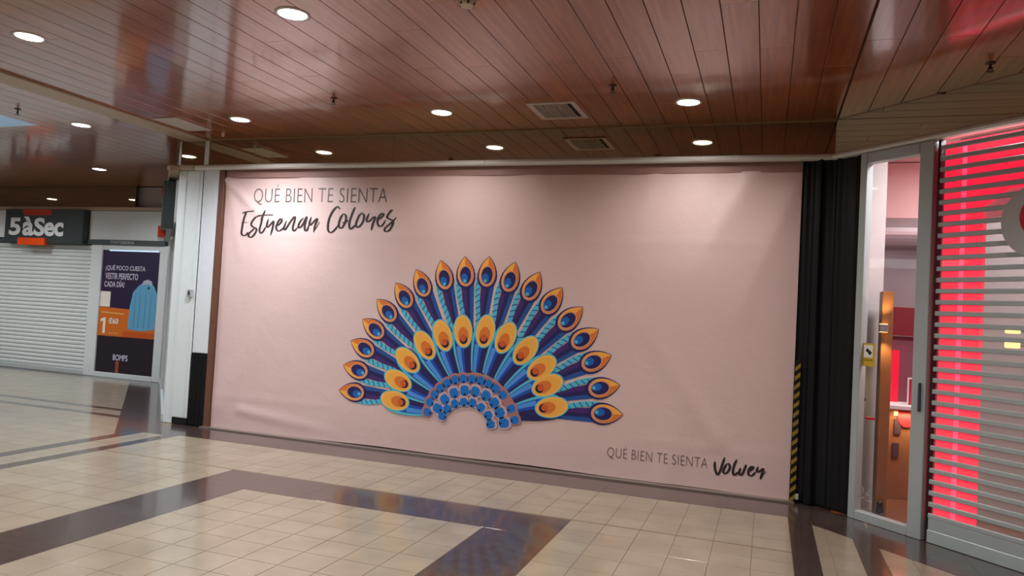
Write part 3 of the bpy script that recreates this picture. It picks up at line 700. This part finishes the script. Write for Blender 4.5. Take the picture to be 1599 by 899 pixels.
# air vent
av = empty('air_vent', (-1.94, 6.60, ZC), 0, 'square pale air vent grille with dark louvres in the wooden ceiling', 'vent')
W2, H2 = 0.235, 0.275
fr = MB()
for a, b in (((-W2, -H2, -0.012), (W2, -H2+0.045, 0.0)), ((-W2, H2-0.045, -0.012), (W2, H2, 0.0)), ((-W2, -H2+0.045, -0.012), (-W2+0.05, H2-0.045, 0.0)), ((W2-0.05, -H2+0.045, -0.012), (W2, H2-0.045, 0.0))): fr.box(a, b)
fr.build('vent_frame', M('grille_white'), av)
bx('vent_duct', (-W2+0.05, -H2+0.045, -0.002), (W2-0.05, H2-0.045, 0.0), M('duct_dark'), av)
lv = MB(); 
for k in range(13):
    x = -W2+0.056+0.0258*k
    me = MB(); me.box((x, -H2+0.045, -0.013), (x+0.009, H2-0.045, -0.003))
    me.build('louvre', M('grille_white'), av)

def sprinkler(x, y, label):
    t = empty('sprinkler_head', (x, y, ZC), 0, label, 'sprinkler')
    a = MB(); a.lathe([(0.034, 0.0), (0.030, -0.008), (0.012, -0.010)], 20); a.disc(0.013, -0.010, 20); a.build('escutcheon', M('brass_dark'), t)
    b = MB(); b.tube((0, 0, -0.008), (0, 0, -0.045), 0.008); b.tube((-0.012, 0, -0.03), (-0.012, 0, -0.062), 0.003, 6); b.tube((0.012, 0, -0.03), (0.012, 0, -0.062), 0.003, 6); b.box((-0.015, -0.004, -0.034), (0.015, 0.004, -0.03)); b.build('frame', M('brass_dark'), t)
    c = MB(); c.lathe([(0.0, -0.060), (0.024, -0.062), (0.024, -0.065), (0.0, -0.066)], 16); c.build('deflector', M('brass_dark'), t)
sprinkler(-3.942, 5.91, 'small dark sprinkler head in the main ceiling near the white pillar')
sprinkler(-1.285, 5.95, 'small dark sprinkler head in the ceiling right of the air vent')
sprinkler(1.405, 5.88, 'dark sprinkler head over the red lit shutter at the right')
sprinkler(-7.83, 5.73, 'small dark sprinkler head beside the blue skylight')
sd = empty('smoke_detector', (-1.83, 4.12, ZC), 0, 'round off-white smoke detector at the top edge of the photo', 'smoke detector')
q = MB(); q.lathe([(0.060, 0.0), (0.060, -0.012), (0.054, -0.022)], 32); q.build('base_plate', M('off_white'), sd, smooth=True)
q = MB(); q.lathe([(0.050, -0.020), (0.048, -0.040), (0.036, -0.052), (0.0, -0.054)], 32); q.build('sensor_dome', M('off_white'), sd, smooth=True)
for k in range(6):
    a = k*math.pi/3; q = MB(); q.box((-0.006, -0.003, -0.046), (0.006, 0.003, -0.028)); o = q.build('air_slot', M('duct_dark'), sd); o.location = (0.046*math.cos(a), 0.046*math.sin(a), 0); o.rotation_euler = (0, 0, a+math.pi/2)

# skylight of the side aisle
sk = empty('skylight', ((SKY[0]+SKY[1])/2, (SKY[2]+SKY[3])/2, ZC), 0, 'pale blue skylight opening in the side aisle ceiling at the left edge', 'skylight')
w2, h2 = (SKY[1]-SKY[0])/2, (SKY[3]-SKY[2])/2
bx('glass_pane', (-w2, -h2, 0.14), (-0.01, h2, 0.15), M('sky_pane'), sk); bx('glass_pane', (0.01, -h2, 0.14), (w2, h2, 0.15), M('sky_pane'), sk)
cu = MB(); 
for a, b in (((-w2, -h2, 0.0), (w2, -h2+0.02, 0.14)), ((-w2, h2-0.02, 0.0), (w2, h2, 0.14)), ((-w2, -h2+0.02, 0.0), (-w2+0.02, h2-0.02, 0.14)), ((w2-0.02, -h2+0.02, 0.0), (w2, h2-0.02, 0.14))): cu.box(a, b)
cu.build('curb', M('white_paint'), sk)
bx('glazing_bar', (-0.02, -h2+0.02, 0.10), (0.02, h2-0.02, 0.139), M('white_paint'), sk)
# pale hatch by the corner
hp_ = MB(); hp_.prism([(-6.50, 6.27), (-6.16, 6.27), (-6.16, 6.82), (-6.50, 6.82)], ZC-0.010, ZC+0.001)
ho = hp_.build('ceiling_hatch', M('frosted_pane'), None, label='pale flat access hatch in the ceiling above the white pillar', cat='hatch')
cp = empty('camera_dome', (-6.14, 6.98, ZC), 0, 'tiny bright fitting hanging at the ceiling corner over the pillar', 'fitting')
q = MB(); q.lathe([(0.018, 0.0), (0.018, -0.03), (0.010, -0.045)], 16); q.disc(0.011, -0.045, 16); q.build('body', M('off_white'), cp, smooth=True)

# ------------------------------------------------------------ dry cleaner front in the side aisle
Y5 = 10.38
mat('sign_grey', (58, 66, 68), 0.35); mat('sign_band', (66, 76, 76), 0.4); mat('sign_orange', (232, 76, 12), 0.4); mat('sign_orange_dark', (178, 52, 14), 0.4)
mat('letter_white', (222, 228, 230), 0.4); mat('letter_silver', (196, 200, 204), 0.4); mat('panel_white', (206, 214, 214), 0.4, emit=(214, 222, 224), estr=0.0)
sg = empty('shop_sign', (-14.08, Y5-0.16, 2.42), 0, 'dark grey 5àSec shop sign box with orange blocks above and below white letters', 'sign')
bx('sign_box', (0, 0, 0.0), (2.03, 0.16, 0.645), M('sign_grey'), sg, ch=0.01)
t_ = MB(); t_.face([(0.50, -0.004, 0.53), (1.22, -0.004, 0.53), (1.22, -0.004, 0.64), (0.46, -0.004, 0.64)]); t_.build('orange_block', M('sign_orange_dark'), sg, label='darker orange block at the top')
bx('orange_block', (0.44, -0.05, -0.045), (1.14, 0.02, 0.09), M('sign_orange'), sg, ch=0.004, label='bright orange block at the bottom')
for ch_, x0, x1, z0, z1 in (('5', 0.14, 0.45, 0.135, 0.475), ('à', 0.50, 0.80, 0.13, 0.50), ('S', 0.80, 1.08, 0.13, 0.48), ('e', 1.06, 1.33, 0.13, 0.395), ('c', 1.32, 1.56, 0.13, 0.395)):
    tx = MB(); add_text(tx, ch_, x0, x1, z0, z1, lambda x, z: (x, -0.012, z), offset=0.035); tx.build('letter', M('letter_white'), sg)
fb = empty('fascia_panel', (-12.04, Y5-0.03, 2.52), 0, 'white blank fascia panel right of the dry cleaner sign', 'panel')
bx('board', (0, 0, 0), (1.75, 0.06, 0.54), M('panel_white'), fb, ch=0.006)
fb = empty('fascia_panel', (-16.3, Y5-0.03, 2.52), 0, 'white blank fascia panel left of the dry cleaner sign', 'panel')
bx('board', (0, 0, 0), (2.2, 0.06, 0.54), M('panel_white'), fb, ch=0.006)
sb = empty('sign_band', (-12.05, Y5-0.06, 2.43), 0, 'narrow dark grey band reading TINTORERIA under the white fascia panel', 'sign')
bx('band', (0, 0, 0), (1.85, 0.08, 0.085), M('sign_band'), sb, ch=0.004)
tx = MB(); add_text(tx, 'TINTORERIA', 0.58, 1.15, 0.018, 0.07, lambda x, z: (x, -0.003, z), spacing=1.15)
tx.build('lettering', M('letter_silver'), sb)
sb = bx('sign_band', (-16.3, Y5-0.06, 2.43), (-14.09, Y5+0.02, 2.50), M('sign_band'), label='dark grey band at the far left edge beside the dry cleaner sign', cat='sign')
# white slatted shutter
rs = empty('roller_shutter', (-16.3, Y5, 0), 0, 'closed white roller shutter of the dry cleaner with fine horizontal slats', 'shutter')
mbs = MB(); z = 0.09
while z < 2.33:
    pr = [(0.0, z), (-0.012, z+0.018), (-0.014, z+0.036), (-0.012, z+0.054), (0.0, z+0.072)]
    for (ya, za), (yb, zb) in zip(pr, pr[1:]): mbs.face([(0, ya, za), (4.36, ya, za), (4.36, yb, zb), (0, yb, zb)])
    z += 0.075
mat('shutter_white', (196, 204, 202), 0.45)
mbs.build('slat', M('shutter_white'), rs, kind='stuff')
bx('bottom_bar', (0, -0.03, 0.0), (4.36, 0.03, 0.09), M('steel_light'), rs, ch=0.006)
bx('head_box', (0, -0.03, 2.335), (4.36, 0.04, 2.415), M('steel_light'), rs, ch=0.006)
# shop window with poster
sw = empty('shop_window', (-11.94, Y5, 0), 0, 'white framed shop window holding a purple advertising poster', 'window')
mat('frame_white', (208, 216, 216), 0.35)
wf = MB(); wf.box((0, -0.04, 0), (0.27, 0.008, 2.43), 0, 0.006); wf.build('frame_post', M('frame_white'), sw)
wf = MB(); wf.box((1.625, -0.04, 0), (1.80, 0.008, 2.43), 0, 0.006); wf.build('frame_post', M('frame_white'), sw)
bx('top_rail', (0.27, -0.035, 2.335), (1.625, 0.008, 2.43), M('frame_white'), sw, ch=0.004)
bx('bottom_rail', (0.27, -0.04, 0.0), (1.625, 0.008, 0.09), M('frame_white'), sw, ch=0.004)
bx('light_tube', (0.45, -0.045, 2.318), (1.60, -0.02, 2.338), mat('tube_glow', (200, 225, 245), 0.4, emit=(190, 225, 250), estr=0.9), sw)
bx('pane', (0.27, 0.0, 0.09), (1.625, 0.006, 2.335), M('clear_glass'), sw)
for n_, c_ in dict(poster_purple=(44, 26, 62), poster_dark=(34, 26, 38), poster_orange=(206, 106, 32), poster_orange2=(190, 84, 28), shirt_blue=(96, 160, 196), shirt_shade=(74, 136, 174), collar_grey=(168, 176, 186), poster_ink=(196, 190, 208), price_white=(226, 222, 212), price_gold=(214, 160, 90), poster_rust=(150, 72, 50)).items(): mat(n_, c_, 0.4)
po = empty('advert_poster', (-11.67, Y5-0.016, 0), 0, 'purple and orange dry cleaning poster with a hanging blue shirt and 1€60 price', 'poster')
bx('sheet', (0.0, 0.004, 0.09), (1.355, 0.012, 2.335), M('poster_purple'), po)
def flat(name, pts, m, y=-0.0, lab=None): 
    q = MB(); q.face([(x, y, z) for x, z in pts]); return q.build(name, M(m), po, label=lab)
flat('lower_field', [(0.0, 0.09), (1.355, 0.09), (1.355, 0.75), (0.0, 0.76)], 'poster_dark', 0.003)
flat('orange_field', [(0.0, 0.755), (1.355, 0.755), (1.355, 1.245), (0.0, 1.285)], 'poster_orange', 0.002)
flat('orange_shade', [(0.60, 0.755), (1.355, 0.755), (1.355, 0.86), (0.60, 0.86)], 'poster_orange2', 0.001)
flat('white_square', [(0.0, 1.29), (0.245, 1.29), (0.245, 1.57), (0.0, 1.57)], 'price_white', 0.0015)
sh = [(0.70, 0.905), (0.72, 1.30), (0.78, 1.58), (0.90, 1.70), (1.00, 1.765), (1.19, 1.765), (1.27, 1.68), (1.335, 1.56), (1.33, 1.20), (1.325, 0.93), (1.22, 0.91), (1.00, 0.885), (0.86, 0.89)]
flat('shirt', sh, 'shirt_blue', -0.001, 'light blue shirt picture')
for x in (0.82, 0.93, 1.06, 1.18): flat('shirt_fold', [(x, 0.93), (x+0.022, 0.93), (x+0.03, 1.55), (x+0.018, 1.55)], 'shirt_shade', -0.002)
flat('shirt_collar', [(0.98, 1.70), (1.00, 1.79), (1.10, 1.82), (1.20, 1.79), (1.21, 1.70), (1.14, 1.735), (1.06, 1.735)], 'collar_grey', -0.002)
flat('shirt_button', [(1.115, 1.645), (1.155, 1.645), (1.155, 1.69), (1.115, 1.69)], 'poster_dark', -0.003)
for txt, x0, x1, z0, z1, m_, of in (('¡QUÉ POCO CUESTA', 0.09, 1.03, 1.945, 2.075, 'poster_ink', 0.02), ('VESTIR PERFECTO', 0.09, 0.87, 1.80, 1.915, 'poster_ink', 0.02), ('CADA DÍA!', 0.08, 0.56, 1.655, 1.785, 'poster_ink', 0.02),
                                    ('€60', 0.24, 0.48, 0.98, 1.09, 'price_white', 0.03), ('BOMPS', 0.41, 0.76, 0.32, 0.43, 'poster_ink', 0.02)):
    q = MB(); add_text(q, txt, x0, x1, z0, z1, lambda x, z: (x, -0.0025, z), offset=of); q.build('lettering', M(m_), po)
flat('lettering', [(0.115, 0.80), (0.175, 0.80), (0.175, 1.09), (0.125, 1.09), (0.055, 1.055), (0.055, 1.01), (0.115, 1.03)], 'price_white', -0.0025)
flat('small_print', [(0.06, 1.17), (0.60, 1.155), (0.60, 1.185), (0.06, 1.205)], 'price_gold', -0.0025)
flat('small_print', [(0.24, 0.80), (0.50, 0.80), (0.50, 0.818), (0.24, 0.818)], 'price_gold', -0.0025)
flat('rust_bar', [(0.48, 0.095), (0.56, 0.095), (0.56, 0.31), (0.48, 0.31)], 'poster_rust', -0.0025)
# angled side of the dry cleaner (45 degrees), seen almost edge on
sd_ = empty('angled_shop_front', (XA, YF, 0), math.radians(135), 'angled white shop side with posters, seen edge-on left of the white pillar', 'shop front')
Ls = 4.28
bx('wall_board', (0.0, -0.06, 0), (Ls, -0.02, ZR-0.07), M('frame_white'), sd_)
bx('frame_post', (Ls-0.16, -0.02, 0), (Ls, 0.03, 2.43), M('frame_white'), sd_, ch=0.006)
bx('frame_post', (2.55, -0.02, 0), (2.66, 0.02, 2.43), M('frame_white'), sd_, ch=0.006)
bx('bottom_rail', (0.02, -0.02, 0), (Ls-0.16, 0.015, 0.10), M('frame_white'), sd_, ch=0.004)
bx('poster_sheet', (2.68, -0.02, 0.12), (Ls-0.17, -0.012, 2.30), M('poster_purple'), sd_)
bx('poster_band', (2.70, -0.012, 0.78), (Ls-0.18, -0.009, 1.27), M('poster_orange'), sd_)
bx('fascia_board', (0.3, -0.02, 2.52), (Ls-0.05, 0.02, 3.06), M('panel_white'), sd_)
s2_ = empty('shop_sign', (XA-s2*0.5, YF+s2*0.5, 2.42), math.radians(135), 'dark grey sign with orange blocks on the angled side, seen edge-on by the pillar', 'sign')
bx('sign_box', (0, 0.02, 0.02), (2.6, 0.17, 0.645), M('sign_grey'), s2_, ch=0.01)
bx('orange_block', (0.5, 0.10, -0.05), (1.2, 0.20, 0.09), M('sign_orange_dark'), s2_, ch=0.004)
bx('orange_block', (0.5, 0.14, 0.50), (1.2, 0.185, 0.62), M('sign_orange_dark'), s2_, ch=0.004)
bx('lamp_foot', (0.7, 0.12, -0.085), (0.9, 0.19, -0.05), M('letter_white'), s2_)
# ------------------------------------------------------------ glass door and lit shutter on the right, local frame: x along the front, y inward
D0 = (0.77, 6.98, 0); RZ = -math.pi/4
mat('red_glow', (120, 10, 30), 0.5, emit=(255, 0, 62), estr=1.6); mat('pink_glow', (255, 110, 150), 0.5, emit=(255, 74, 116), estr=1.5)
mat('rose_panel', (232, 150, 158), 0.5, emit=(226, 116, 128), estr=0.45)
mat('sticker_yellow', (206, 170, 44), 0.4); mat('sticker_white', (232, 230, 224), 0.4); mat('numeral_grey', (150, 150, 148), 0.4); mat('red_paint', (190, 40, 50), 0.35)
mat('shop_white', (226, 220, 220), 0.5); mat('shop_lilac', (196, 182, 186), 0.5); mat('shop_pink', (238, 190, 188), 0.5); mat('duct_grey', (160, 150, 152), 0.35, 0.4)
mat('maroon', (112, 30, 40), 0.4); mat('plum', (124, 72, 84), 0.4); mat('oak', (146, 96, 60), 0.4, noise=0.2, nscale=10); mat('oak_floor', (120, 72, 44), 0.35, noise=0.3, nscale=6)
mat('warm_glow', (255, 220, 150), 0.5, emit=(255, 206, 120), estr=3.2); mat('violet_dark', (72, 52, 66), 0.4); mat('shop_grey', (176, 178, 176), 0.6)
gd = empty('glass_door', D0, RZ, 'tall aluminium framed glass door pane showing the shop interior, beside the black cloth', 'door')
gd['kind'] = 'structure'; gd.name = 'door_1'; del gd['label']; del gd['category']
H = ZR-0.05
bx('frame_post', (-0.045, -0.03, 0), (0.022, 0.05, H), M('aluminium'), gd, ch=0.004)
bx('frame_post', (0.507, -0.03, 0), (0.625, 0.05, H), M('aluminium'), gd, ch=0.004)
bx('top_rail', (0.022, -0.03, 3.045), (0.507, 0.05, H), M('aluminium'), gd, ch=0.004)
bx('bottom_rail', (0.022, -0.03, 0), (0.507, 0.05, 0.075), M('aluminium'), gd, ch=0.004)
q = MB(); q.face([(0.022, 0.006, 0.075), (0.507, 0.006, 0.075), (0.507, 0.006, 3.045), (0.022, 0.006, 3.045)]); q.build('door_pane', M('clear_glass'), gd)
bx('pull_handle', (0.578, -0.055, 0.99), (0.592, -0.028, 1.215), M('aluminium_dark'), gd, ch=0.003)
# things stuck on the pane
tx = MB(); add_text(tx, '24', 0.03, 0.168, 0.185, 0.285, lambda x, z: (x, 0.004, z), offset=-0.01); tx.build('door_number', M('numeral_grey'), gd)
st = empty('camera_sticker', (D0[0]+s2*0.03, D0[1]-s2*0.03, 1.30), RZ, 'yellow and white video surveillance sticker on the glass door', 'sticker')
bx('sheet', (-0.02, 0.002, 0), (0.112, 0.0045, 0.195), M('sticker_yellow'), st)
bx('white_field', (0.005, 0.0005, 0.075), (0.092, 0.0022, 0.18), M('sticker_white'), st)
q = MB(); q.face([(0.022, -0.0005, 0.132), (0.036, -0.0005, 0.156), (0.084, -0.0005, 0.120), (0.070, -0.0005, 0.097)]); q.face([(0.05, -0.0005, 0.10), (0.06, -0.0005, 0.095), (0.066, -0.0005, 0.115), (0.058, -0.0005, 0.12)]); q.build('camera_symbol', M('tape_black'), st)
q = MB(); add_text(q, 'ZONA VIDEOVIGILADA', 0.005, 0.095, 0.045, 0.06, lambda x, z: (x, 0.001, z)); q.build('lettering', M('brass_dark'), st)

# shutter
sh_ = empty('roller_shutter', D0, RZ, 'grey see-through roller shutter with red light behind it at the right edge', 'shutter')
U0, U1 = 0.688, 3.4
bx('guide_rail', (0.645, -0.005, 0.01), (0.668, 0.05, H), M('black_gap'), sh_)
bx('guide_rail', (U1, -0.02, 0.0), (U1+0.08, 0.05, H), M('aluminium'), sh_)
pitch = 0.0868; z = 0.185; bar = None; k = 0
while z < 3.06:
    if bar is None:
        mbx = MB(); mbx.box((U0-0.022, -0.012, 0), (U1, 0.010, 0.036), 0, 0.004); bar = mbx.build('slat', M('aluminium'), sh_); bar.location = (0, 0, z)
    else:
        c = bar.copy(); C.objects.link(c); c.parent = sh_; c.location = (0, 0, z)
    z += pitch
q = MB(); q.face([(U0, 0.0, 0.19), (U1, 0.0, 0.19), (U1, 0.0, 3.09), (U0, 0.0, 3.09)]); q.build('clear_strip', M('shutter_film'), sh_)
bx('bottom_bar', (U0-0.02, -0.022, 0.0), (U1, 0.02, 0.10), mat('bar_grey', (178, 192, 190), 0.4, 0.15), sh_, ch=0.006)
bx('bottom_plate', (U0-0.018, -0.010, 0.10), (U1, 0.012, 0.185), M('aluminium'), sh_, ch=0.003)
# red lit portal
rp = empty('lit_portal', D0, RZ, 'glowing red light panel standing behind the grey shutter slats', 'light panel')
bx('red_column', (0.60, 0.085, 0.16), (0.955, 0.13, 3.12), M('red_glow'), rp)
q = MB(); q.tube((0.812, 0.07, 0.18), (0.812, 0.07, 3.08), 0.017, 12); q.build('light_tube', M('pink_glow'), rp)
q = MB(); pts_ = [(0.955, 2.60), (1.00, 2.605), (1.06, 2.66), (1.14, 2.70), (3.4, 2.70), (3.4, 3.12), (0.955, 3.12)]
q.v = [(x, 0.085, zz_) for x, zz_ in pts_] + [(x, 0.13, zz_) for x, zz_ in pts_]; n = len(pts_)
q.f = [tuple(range(n)), tuple(2*n-1-i for i in range(n))] + [(i, n+i, n+(i+1) % n, (i+1) % n) for i in range(n)]; q.mi = [0]*len(q.f)
q.build('red_lintel', M('red_glow'), rp)
bx('rose_strip', (0.957, 0.10, 2.50), (3.4, 0.125, 2.70), M('rose_panel'), rp)
# round sign on the shutter
rd = empty('round_sign', (D0[0]+s2*1.437-s2*0.05, D0[1]-s2*1.437-s2*0.05, 2.425), RZ, 'large round pale grey sign disc on the shutter, cut by the right photo edge', 'sign')
R0 = 0.262
q = MB(); k = 56
q.v = [(R0*math.cos(2*math.pi*i/k), -0.012, R0*math.sin(2*math.pi*i/k)) for i in range(k)] + [(R0*math.cos(2*math.pi*i/k), 0.02, R0*math.sin(2*math.pi*i/k)) for i in range(k)]
q.f = [tuple(range(k)), tuple(2*k-1-i for i in range(k))] + [(i, k+i, k+(i+1) % k, (i+1) % k) for i in range(k)]; q.mi = [0]*len(q.f)
q.build('disc', mat('disc_grey', (178, 178, 180), 0.4), rd)
q = MB(); q.face([(0.02+0.155*math.cos(2*math.pi*i/36), -0.016, 0.03+0.16*math.sin(2*math.pi*i/36)) for i in range(36)]); q.build('red_emblem', M('red_paint'), rd)

# ------------------------------------------------------------ inside the shop
bx('shop_floor', (0.60, 7.06, -0.004), (6.4, 12, 0.002), M('oak_floor'))
so = bpy.data.objects['shop_floor']; so.name = 'floor_shop'; so['kind'] = 'structure'
MB().prism([(0.62, 7.20), (0.80, 7.02), (1.035, 7.02), (1.035, 7.60), (0.62, 7.6)], 0.002, 0.006).build('trim_2', mat('pale_tile', (206, 200, 190), 0.3), kind='structure')
bx('wall_shop_entry', (0.62, 7.40, 0), (0.985, 7.52, ZC), M('shop_white'), kind='structure')
bx('wall_shop_back', (0.62, 9.9, 0), (6.4, 10.0, ZC-0.05), M('shop_lilac'), kind='structure')
bx('wall_shop_left', (0.60, 7.52, 0), (0.68, 9.9, ZC-0.05), M('shop_lilac'), kind='structure')
MB().prism([(0.62, 7.36), (6.3, 1.7), (6.4, 1.8), (6.4, 10.0), (0.62, 10.0)], ZC-0.04, ZC-0.01).build('ceiling_shop', M('shop_pink'), kind='structure')
bx('wall_shop_right', (6.3, 1.8, 0), (6.4, 10.0, ZC-0.05), M('shop_lilac'), kind='structure')
skt = bx('baseboard_shop', (0.62, 7.385, 0.006), (0.985, 7.402, 0.07), M('shop_white'), kind='structure')
bx('pink_bulkhead', (0.70, 9.0, 2.86), (4.2, 9.12, 3.47), M('shop_pink'), label='pale pink bulkhead under the ceiling seen through the glass door', cat='bulkhead')
q = MB(); q.tube((0.70, 8.62, 2.63), (4.0, 8.62, 2.63), 0.17, 28); q.build('air_duct', M('duct_grey'), None, smooth=False, label='round grey air duct hanging under the pink bulkhead', cat='duct')
# oak partition with wall lamp
bx('oak_partition', (0.945, 7.12, 0.006), (1.035, 7.30, 1.955), M('oak'), ch=0.004, label='tall narrow oak partition post just inside the glass door', cat='partition')
wl = empty('wall_lamp', (0.962, 7.10, 1.60), 0, 'small grey up and down wall lamp glowing on the oak post', 'lamp')
bx('lamp_body', (-0.040, -0.035, 0), (0.030, 0.018, 0.066), M('duct_grey'), wl, ch=0.004)
bx('lamp_lens', (-0.035, -0.030, 0.066), (0.025, 0.015, 0.070), M('warm_glow'), wl)
bx('lamp_lens', (-0.035, -0.030, -0.004), (0.025, 0.015, 0.0), M('warm_glow'), wl)
for dz, rx in ((0.11, math.pi), (-0.05, 0)):
    d = bpy.data.lights.new('glow', 'SPOT'); d.energy = 7.0; d.color = (1, 0.72, 0.36); d.spot_size = math.radians(110); d.spot_blend = 0.8; d.shadow_soft_size = 0.02
    o = bpy.data.objects.new('glow', d); C.objects.link(o); o.location = (-0.005, -0.05, dz); o.rotation_euler = (rx, 0, 0); o.parent = wl
bx('door_stopper', (0.955, 7.06, 0.006), (1.005, 7.115, 0.05), M('black_board'), ch=0.006, label='black block on the floor at the foot of the oak post', cat='stopper')
q = MB(); q.lathe([(0.030, 0.05), (0.033, 0.075), (0.020, 0.10), (0.024, 0.12), (0.016, 0.145), (0.0, 0.15)], 16, 0.98, 7.088); q.build('knob_holder', M('black_board'), None, smooth=True, label='small black rounded holder standing on the stopper block', cat='holder')
# fittings on the white wall
bx('door_intercom', (0.79, 7.375, 1.02), (0.812, 7.40, 1.10), M('black_board'), ch=0.003, label='narrow black intercom on the white entry wall', cat='intercom')
kp = bx('key_switch', (0.845, 7.375, 0.965), (0.872, 7.40, 0.995), M('black_board'), ch=0.004, label='small black key switch below the intercom', cat='switch')
bx('light_switch', (0.835, 7.385, 0.90), (0.87, 7.40, 0.955), M('sticker_white'), ch=0.003, label='small white switch plate under the key switch', cat='switch')
bx('red_label', (0.835, 7.03, 0.838), (0.915, 7.05, 0.862), M('red_paint'), ch=0.002, label='small red lock tab behind the glass door', cat='tab')
# counter and panels
ct = empty('shop_counter', (1.10, 7.95, 0), 0, 'oak counter with lit niche deep inside the shop', 'counter')
bx('counter_body', (0.0, 0.05, 0.0), (0.58, 0.55, 0.86), M('oak'), ct, ch=0.006)
bx('counter_top', (-0.02, 0.0, 0.86), (0.58, 0.60, 0.90), M('shop_white'), ct, ch=0.004)
bx('niche_light', (0.10, 0.036, 0.80), (0.26, 0.049, 0.835), M('warm_glow'), ct)
bx('side_panel', (0.0, -0.05, 0.0), (0.03, 0.05, 0.86), M('oak'), ct)
q = MB(); q.face([(0.205+0.075*math.cos(a), 0.02, 0.80+0.105*math.sin(a)) for a in [math.pi+math.pi*i/14 for i in range(15)]][::1] + [(0.28, 0.02, 0.86), (0.13, 0.02, 0.86)]); q.build('round_apron', M('red_paint'), ct)
bx('leaflet_holder', (1.205, 7.980, 0.625), (1.262, 7.995, 0.765), M('violet_dark'), label='upper dark violet card on the oak counter front', cat='card')
bx('leaflet_holder', (1.195, 7.980, 0.405), (1.250, 7.995, 0.535), M('violet_dark'), label='lower dark violet card on the oak counter front', cat='card')
bx('maroon_screen', (1.22, 8.35, 1.57), (2.3, 8.42, 1.86), M('maroon'), ch=0.004, label='dark maroon screen panel on the shop wall behind the oak post', cat='screen')
bx('plum_panel', (1.22, 8.40, 0.902), (2.3, 8.44, 1.565), M('plum'), label='plum coloured panel standing on the counter back under the maroon screen', cat='panel')
bx('red_light_strip', (1.20, 8.33, 0.902), (1.28, 8.39, 1.42), mat('red_soft', (200, 20, 50), 0.5, emit=(255, 20, 60), estr=0.45), label='upright red light strip standing on the counter', cat='light strip')
fr_ = empty('display_frame', (1.325, 8.10, 0.902), 0, 'white framed red display card standing on the counter', 'frame')
bx('card', (0.012, 0.004, 0.0), (0.14, 0.012, 0.25), mat('card_red', (170, 40, 60), 0.4), fr_)
q = MB(); q.box((0, 0, 0), (0.012, 0.016, 0.265)); q.box((0.14, 0, 0), (0.152, 0.016, 0.265)); q.box((0.012, 0, 0.25), (0.14, 0.016, 0.265)); q.build('border', M('shop_white'), fr_)
# wall behind the shutter with small lamps
bk = MB(); bk.box((0.0, 1.25, 0), (3.6, 1.30, 3.46)); o = bk.build('wall_shop_inner', M('shop_grey'), kind='structure'); o.location = D0; o.rotation_euler = (0, 0, RZ)
for z0_, lab in ((1.66, 'upper small bright lamp glimpsed through the shutter slats'), (1.55, 'lower small bright lamp glimpsed through the shutter slats')):
    lt = empty('spot_lamp', (D0[0]+s2*(1.06+0.30), D0[1]+s2*(-1.06+0.30), z0_), RZ, lab, 'lamp')
    bx('lamp_head', (-0.05, 0.0, -0.02), (0.05, 0.04, 0.03), M('warm_glow'), lt, ch=0.008)
    bx('lamp_arm', (-0.012, 0.04, -0.008), (0.012, 0.95, 0.008), M('duct_grey'), lt)
area('zone_fill', (D0[0]+s2*2.5, D0[1]-s2*1.1, 3.42), (0, 0, RZ), 2.0, 0.4, 22, (1.0, 0.98, 0.97))  # unseen lamp added to lift the dark zone behind the shutter
area('shop_fill', (3.0, 8.0, 3.42), (0, 0, 0), 1.6, 1.6, 130, (1.0, 0.93, 0.93))  # unseen lamp added to brighten the back of the shop
area('entry_fill', (1.75, 6.55, 3.40), (0, 0, 0), 0.4, 0.4, 60, (1.0, 0.96, 0.97))  # unseen fill lamp added for the white entry wall
area('niche_glow', (1.30, 7.88, 0.80), (math.radians(25), 0, 0), 0.2, 0.05, 1.6, (1.0, 0.70, 0.34))
